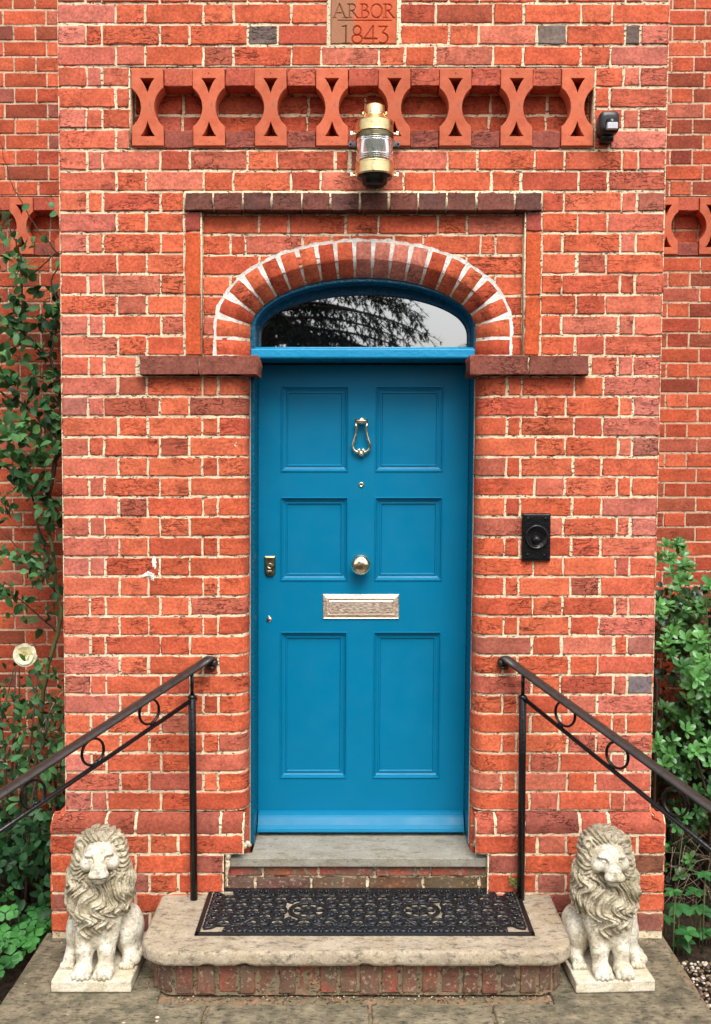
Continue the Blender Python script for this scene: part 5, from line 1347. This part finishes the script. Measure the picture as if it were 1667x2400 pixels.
# evergreen bush on the right
bsh = empty('evergreen_bush', 'glossy evergreen bush with bright green whorls of leaves right of the porch', 'bush', (1.7, .75, -.14))
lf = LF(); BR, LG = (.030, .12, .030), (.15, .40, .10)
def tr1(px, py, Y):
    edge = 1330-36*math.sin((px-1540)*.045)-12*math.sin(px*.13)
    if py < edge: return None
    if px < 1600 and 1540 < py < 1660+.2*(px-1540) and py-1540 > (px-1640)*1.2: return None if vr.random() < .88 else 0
    return .62-.55*((Y-.25)/.9)+.12*math.sin(px*.08+py*.03)  # leaf colour darkens with depth, painting in the shade inside the bush
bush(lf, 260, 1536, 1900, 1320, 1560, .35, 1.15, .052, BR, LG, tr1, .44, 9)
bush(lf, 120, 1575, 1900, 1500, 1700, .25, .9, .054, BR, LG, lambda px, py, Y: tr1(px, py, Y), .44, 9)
bush(lf, 170, 1532, 1900, 1650, 1800, .25, 1.1, .050, BR, LG, lambda px, py, Y: .40-.4*((Y-.25)/.9), .46, 8)  # same darkening with depth as above, shade painted into the leaves
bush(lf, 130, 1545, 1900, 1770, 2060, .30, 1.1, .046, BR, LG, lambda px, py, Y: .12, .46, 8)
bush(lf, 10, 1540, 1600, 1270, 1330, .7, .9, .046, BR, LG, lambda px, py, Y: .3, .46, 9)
bush(lf, 3600, 1536, 1950, 1370, 1860, .6, 1.3, .050, (.010, .035, .012), MG, lambda px, py, Y: .18 if tr1(px, py, .5) is not None else (None if vr.random() < .7 else .05), .48)  # dark inner filler leaves, the bush's inner shade put into their colour
bush(lf, 1500, 1540, 1950, 1800, 2150, .5, 1.3, .045, (.006, .02, .008), DG, lambda px, py, Y: .3, .48)  # near-black low leaves: the shade under the bush is in their colour
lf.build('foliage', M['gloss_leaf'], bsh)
m = MB()
for i in range(34):
    a = Vector((vr.uniform(1.35, 2.3), vr.uniform(.3, 1.2), -.14)); b = a+Vector((vr.uniform(-.3, .3), vr.uniform(-.3, .2), vr.uniform(.7, 1.5))); q = [a, a+(b-a)*.35+rv()*.05, a+(b-a)*.7+rv()*.06, b]; m.tube(q, [.009, .007, .005, .002], 6, col=BARK)
for i in range(60):
    p = at(vr.uniform(1570, 1667), vr.uniform(1960, 2120), vr.uniform(.1, .8)); m.tube([p, p+rv()*.08, p+rv()*.12+Vector((0, 0, -.03))], .0012, 5, col=(.20, .15, .10))
m.build('branches', M['bark'], bsh, True)
# broad-leaved seedlings bottom right
sd = empty('broadleaf_seedling', 'low plant with broad pointed mid-green leaves at the right edge of the paving', 'plant', (1.42, -.05, -.14))
lf = LF(); m = MB()
for (px, py, n, L) in ((1590, 2125, 8, .062), (1612, 2185, 8, .062), (1560, 2150, 6, .05), (1640, 2130, 7, .06), (1655, 2200, 7, .06), (1600, 2232, 6, .06), (1630, 2090, 6, .05), (1580, 2090, 6, .045), (1650, 2050, 5, .05)):
    p = at(px, py, vr.uniform(.0, .25)); p.z = max(p.z, -.08); m = MB(); m.tube([(p.x, p.y, -.14), (p.x+.005, p.y, p.z)], .0025, 6, col=GST); m.build('stalk', M['bark'], sd, True)
    ph = vr.random()*6
    for k in range(n):
        a = ph+k*2.4; d = Vector((math.cos(a), math.sin(a), vr.uniform(-.1, .35))); lf.leaf(p, d, Vector((0, -.3, 1)), L*vr.uniform(.8, 1.15), L*.55, gcol((.022, .10, .030), (.06, .20, .05), vr.random()), .18, .3)
lf.build('leaves', M['leaf'], sd)
# small weed by the right post
wd = empty('wall_weed', 'tiny green weed sprouting from the joint behind the right handrail post', 'plant', (.66, -.06, .18)); lf = LF()
for i in range(26):
    p = at(1207+vr.gauss(0, 5), 2068+vr.gauss(0, 7), -.07); lf.leaf(p, rv(), Vector((0, -1, .3)), .012, .008, gcol(MG, (.2, .35, .08), vr.random()))
lf.build('leaves', M['leaf'], wd)
# white plaster scars on the left pier
# ------------------------------------------------------------------ conifer across the path (seen mirrored in the fanlight)
tr = empty('conifer_tree', 'dark conifer with drooping branches mirrored in the fanlight above the door', 'tree', (-1.3, -9.6, -.14))
m = MB(); m.tube([(-1.3, -9.6, -.14), (-1.35, -9.6, 2.5), (-1.25, -9.65, 4.2), (-1.3, -9.6, 5.6)], [.28, .22, .12, .03], 12, col=BARK)
lf = LF(); tv = random.Random(8)
for b in range(84):
    z = 1.8+3.7*b/84; a = tv.uniform(-pi, pi) if b % 3 else tv.uniform(-.5, .7)
    Lb = (4.9-.70*z)*tv.uniform(.7, 1.08)*(1 if b % 3 else 1.22); d = Vector((math.cos(a), math.sin(a)*.8, 0))
    pts = []; 
    for i in range(11): t = i/10; pts.append(Vector((-1.3, -9.6, z))+d*Lb*t+Vector((0, 0, .35*t-.75*t*t))*Lb*.4)
    m.tube(pts, [.035-.03*i/10 for i in range(11)], 5, col=BARK)
    for i in range(2, 11):
        for s in (-1, 1):
            for _ in range(2):
                p = pts[i]+tv.uniform(-.06, .06)*d; sd_ = d.cross(Vector((0, 0, 1)))*s; tw = (sd_*tv.uniform(.3, .9)+d*tv.uniform(.2, .7)+Vector((0, 0, tv.uniform(-.8, -.05)))).normalized(); Lt = tv.uniform(.18, .5)
                q = [p+tw*Lt*k/5+Vector((0, 0, -.14*Lt*(k/5)**2)) for k in range(6)]; m.tube(q, .0045, 3, col=BARK)
                for k in range(1, 6):
                    for _2 in range(4):
                        dd = (tw+rv(tv)*.8).normalized(); lf.leaf(q[k], dd, Vector((0, 0, 1)), tv.uniform(.06, .11), .022, (.015, .04, .02), 0, 0, ((0, .6), (.5, 1), (1, 0)))
m.build('trunk', M['bark'], tr, True); lf.build('crown', M['needle'], tr, False)
tr2 = tr.copy(); sc.collection.objects.link(tr2); tr2['label'] = 'farther and larger dark conifer behind the first, mirrored at the left of the fanlight'; tr2.location = (-2.9, -12.6, -.14); tr2.rotation_euler.z = 2.1; tr2.scale = (1.25, 1.25, 1.25)
for ch in list(tr.children):
    c2 = ch.copy(); sc.collection.objects.link(c2); c2.parent = tr2
tr3 = tr.copy(); sc.collection.objects.link(tr3); tr3['label'] = 'dark conifer far to the right across the path, mirrored at the right of the fanlight'; tr3.location = (2.9, -12.0, -.14); tr3.rotation_euler.z = .9; tr3.scale = (1.0, 1.0, .95)
for ch in list(tr.children):
    c2 = ch.copy(); sc.collection.objects.link(c2); c2.parent = tr3
for q in (tr, tr2, tr3): q['group'] = 'conifers across the path'
# grit and crumbs gathered where the step and walls meet the paving
m = MB(); g3 = random.Random(31)
for i in range(420):
    t = g3.random(); c = g3.choice([(.10, .08, .05), (.22, .17, .11), (.05, .06, .025), (.45, .38, .28), (.30, .10, .06)])
    if t < .5: x = g3.uniform(-.72, .73); y = -.468-abs(g3.gauss(0, .014)); z = 0
    elif t < .7: x = g3.choice([-1, 1])*g3.uniform(.80, 1.2); y = -.058-abs(g3.gauss(0, .012)); z = 0
    elif t < .85: x = g3.choice([-.745-abs(g3.gauss(0, .012)), .752+abs(g3.gauss(0, .012))]); y = g3.uniform(-.42, -.07); z = 0
    elif t < .93: x = g3.uniform(-.5, .53); y = -.012-abs(g3.gauss(0, .006)); z = STZ
    else: x = g3.uniform(-1.2, 1.2); y = g3.uniform(-.9, -.52); z = 0
    pebble(m, x, y, z+.001, g3.uniform(.0012, .0040), c)
tag(m.build('grit', M['pebble'], smooth=True), kind='stuff')
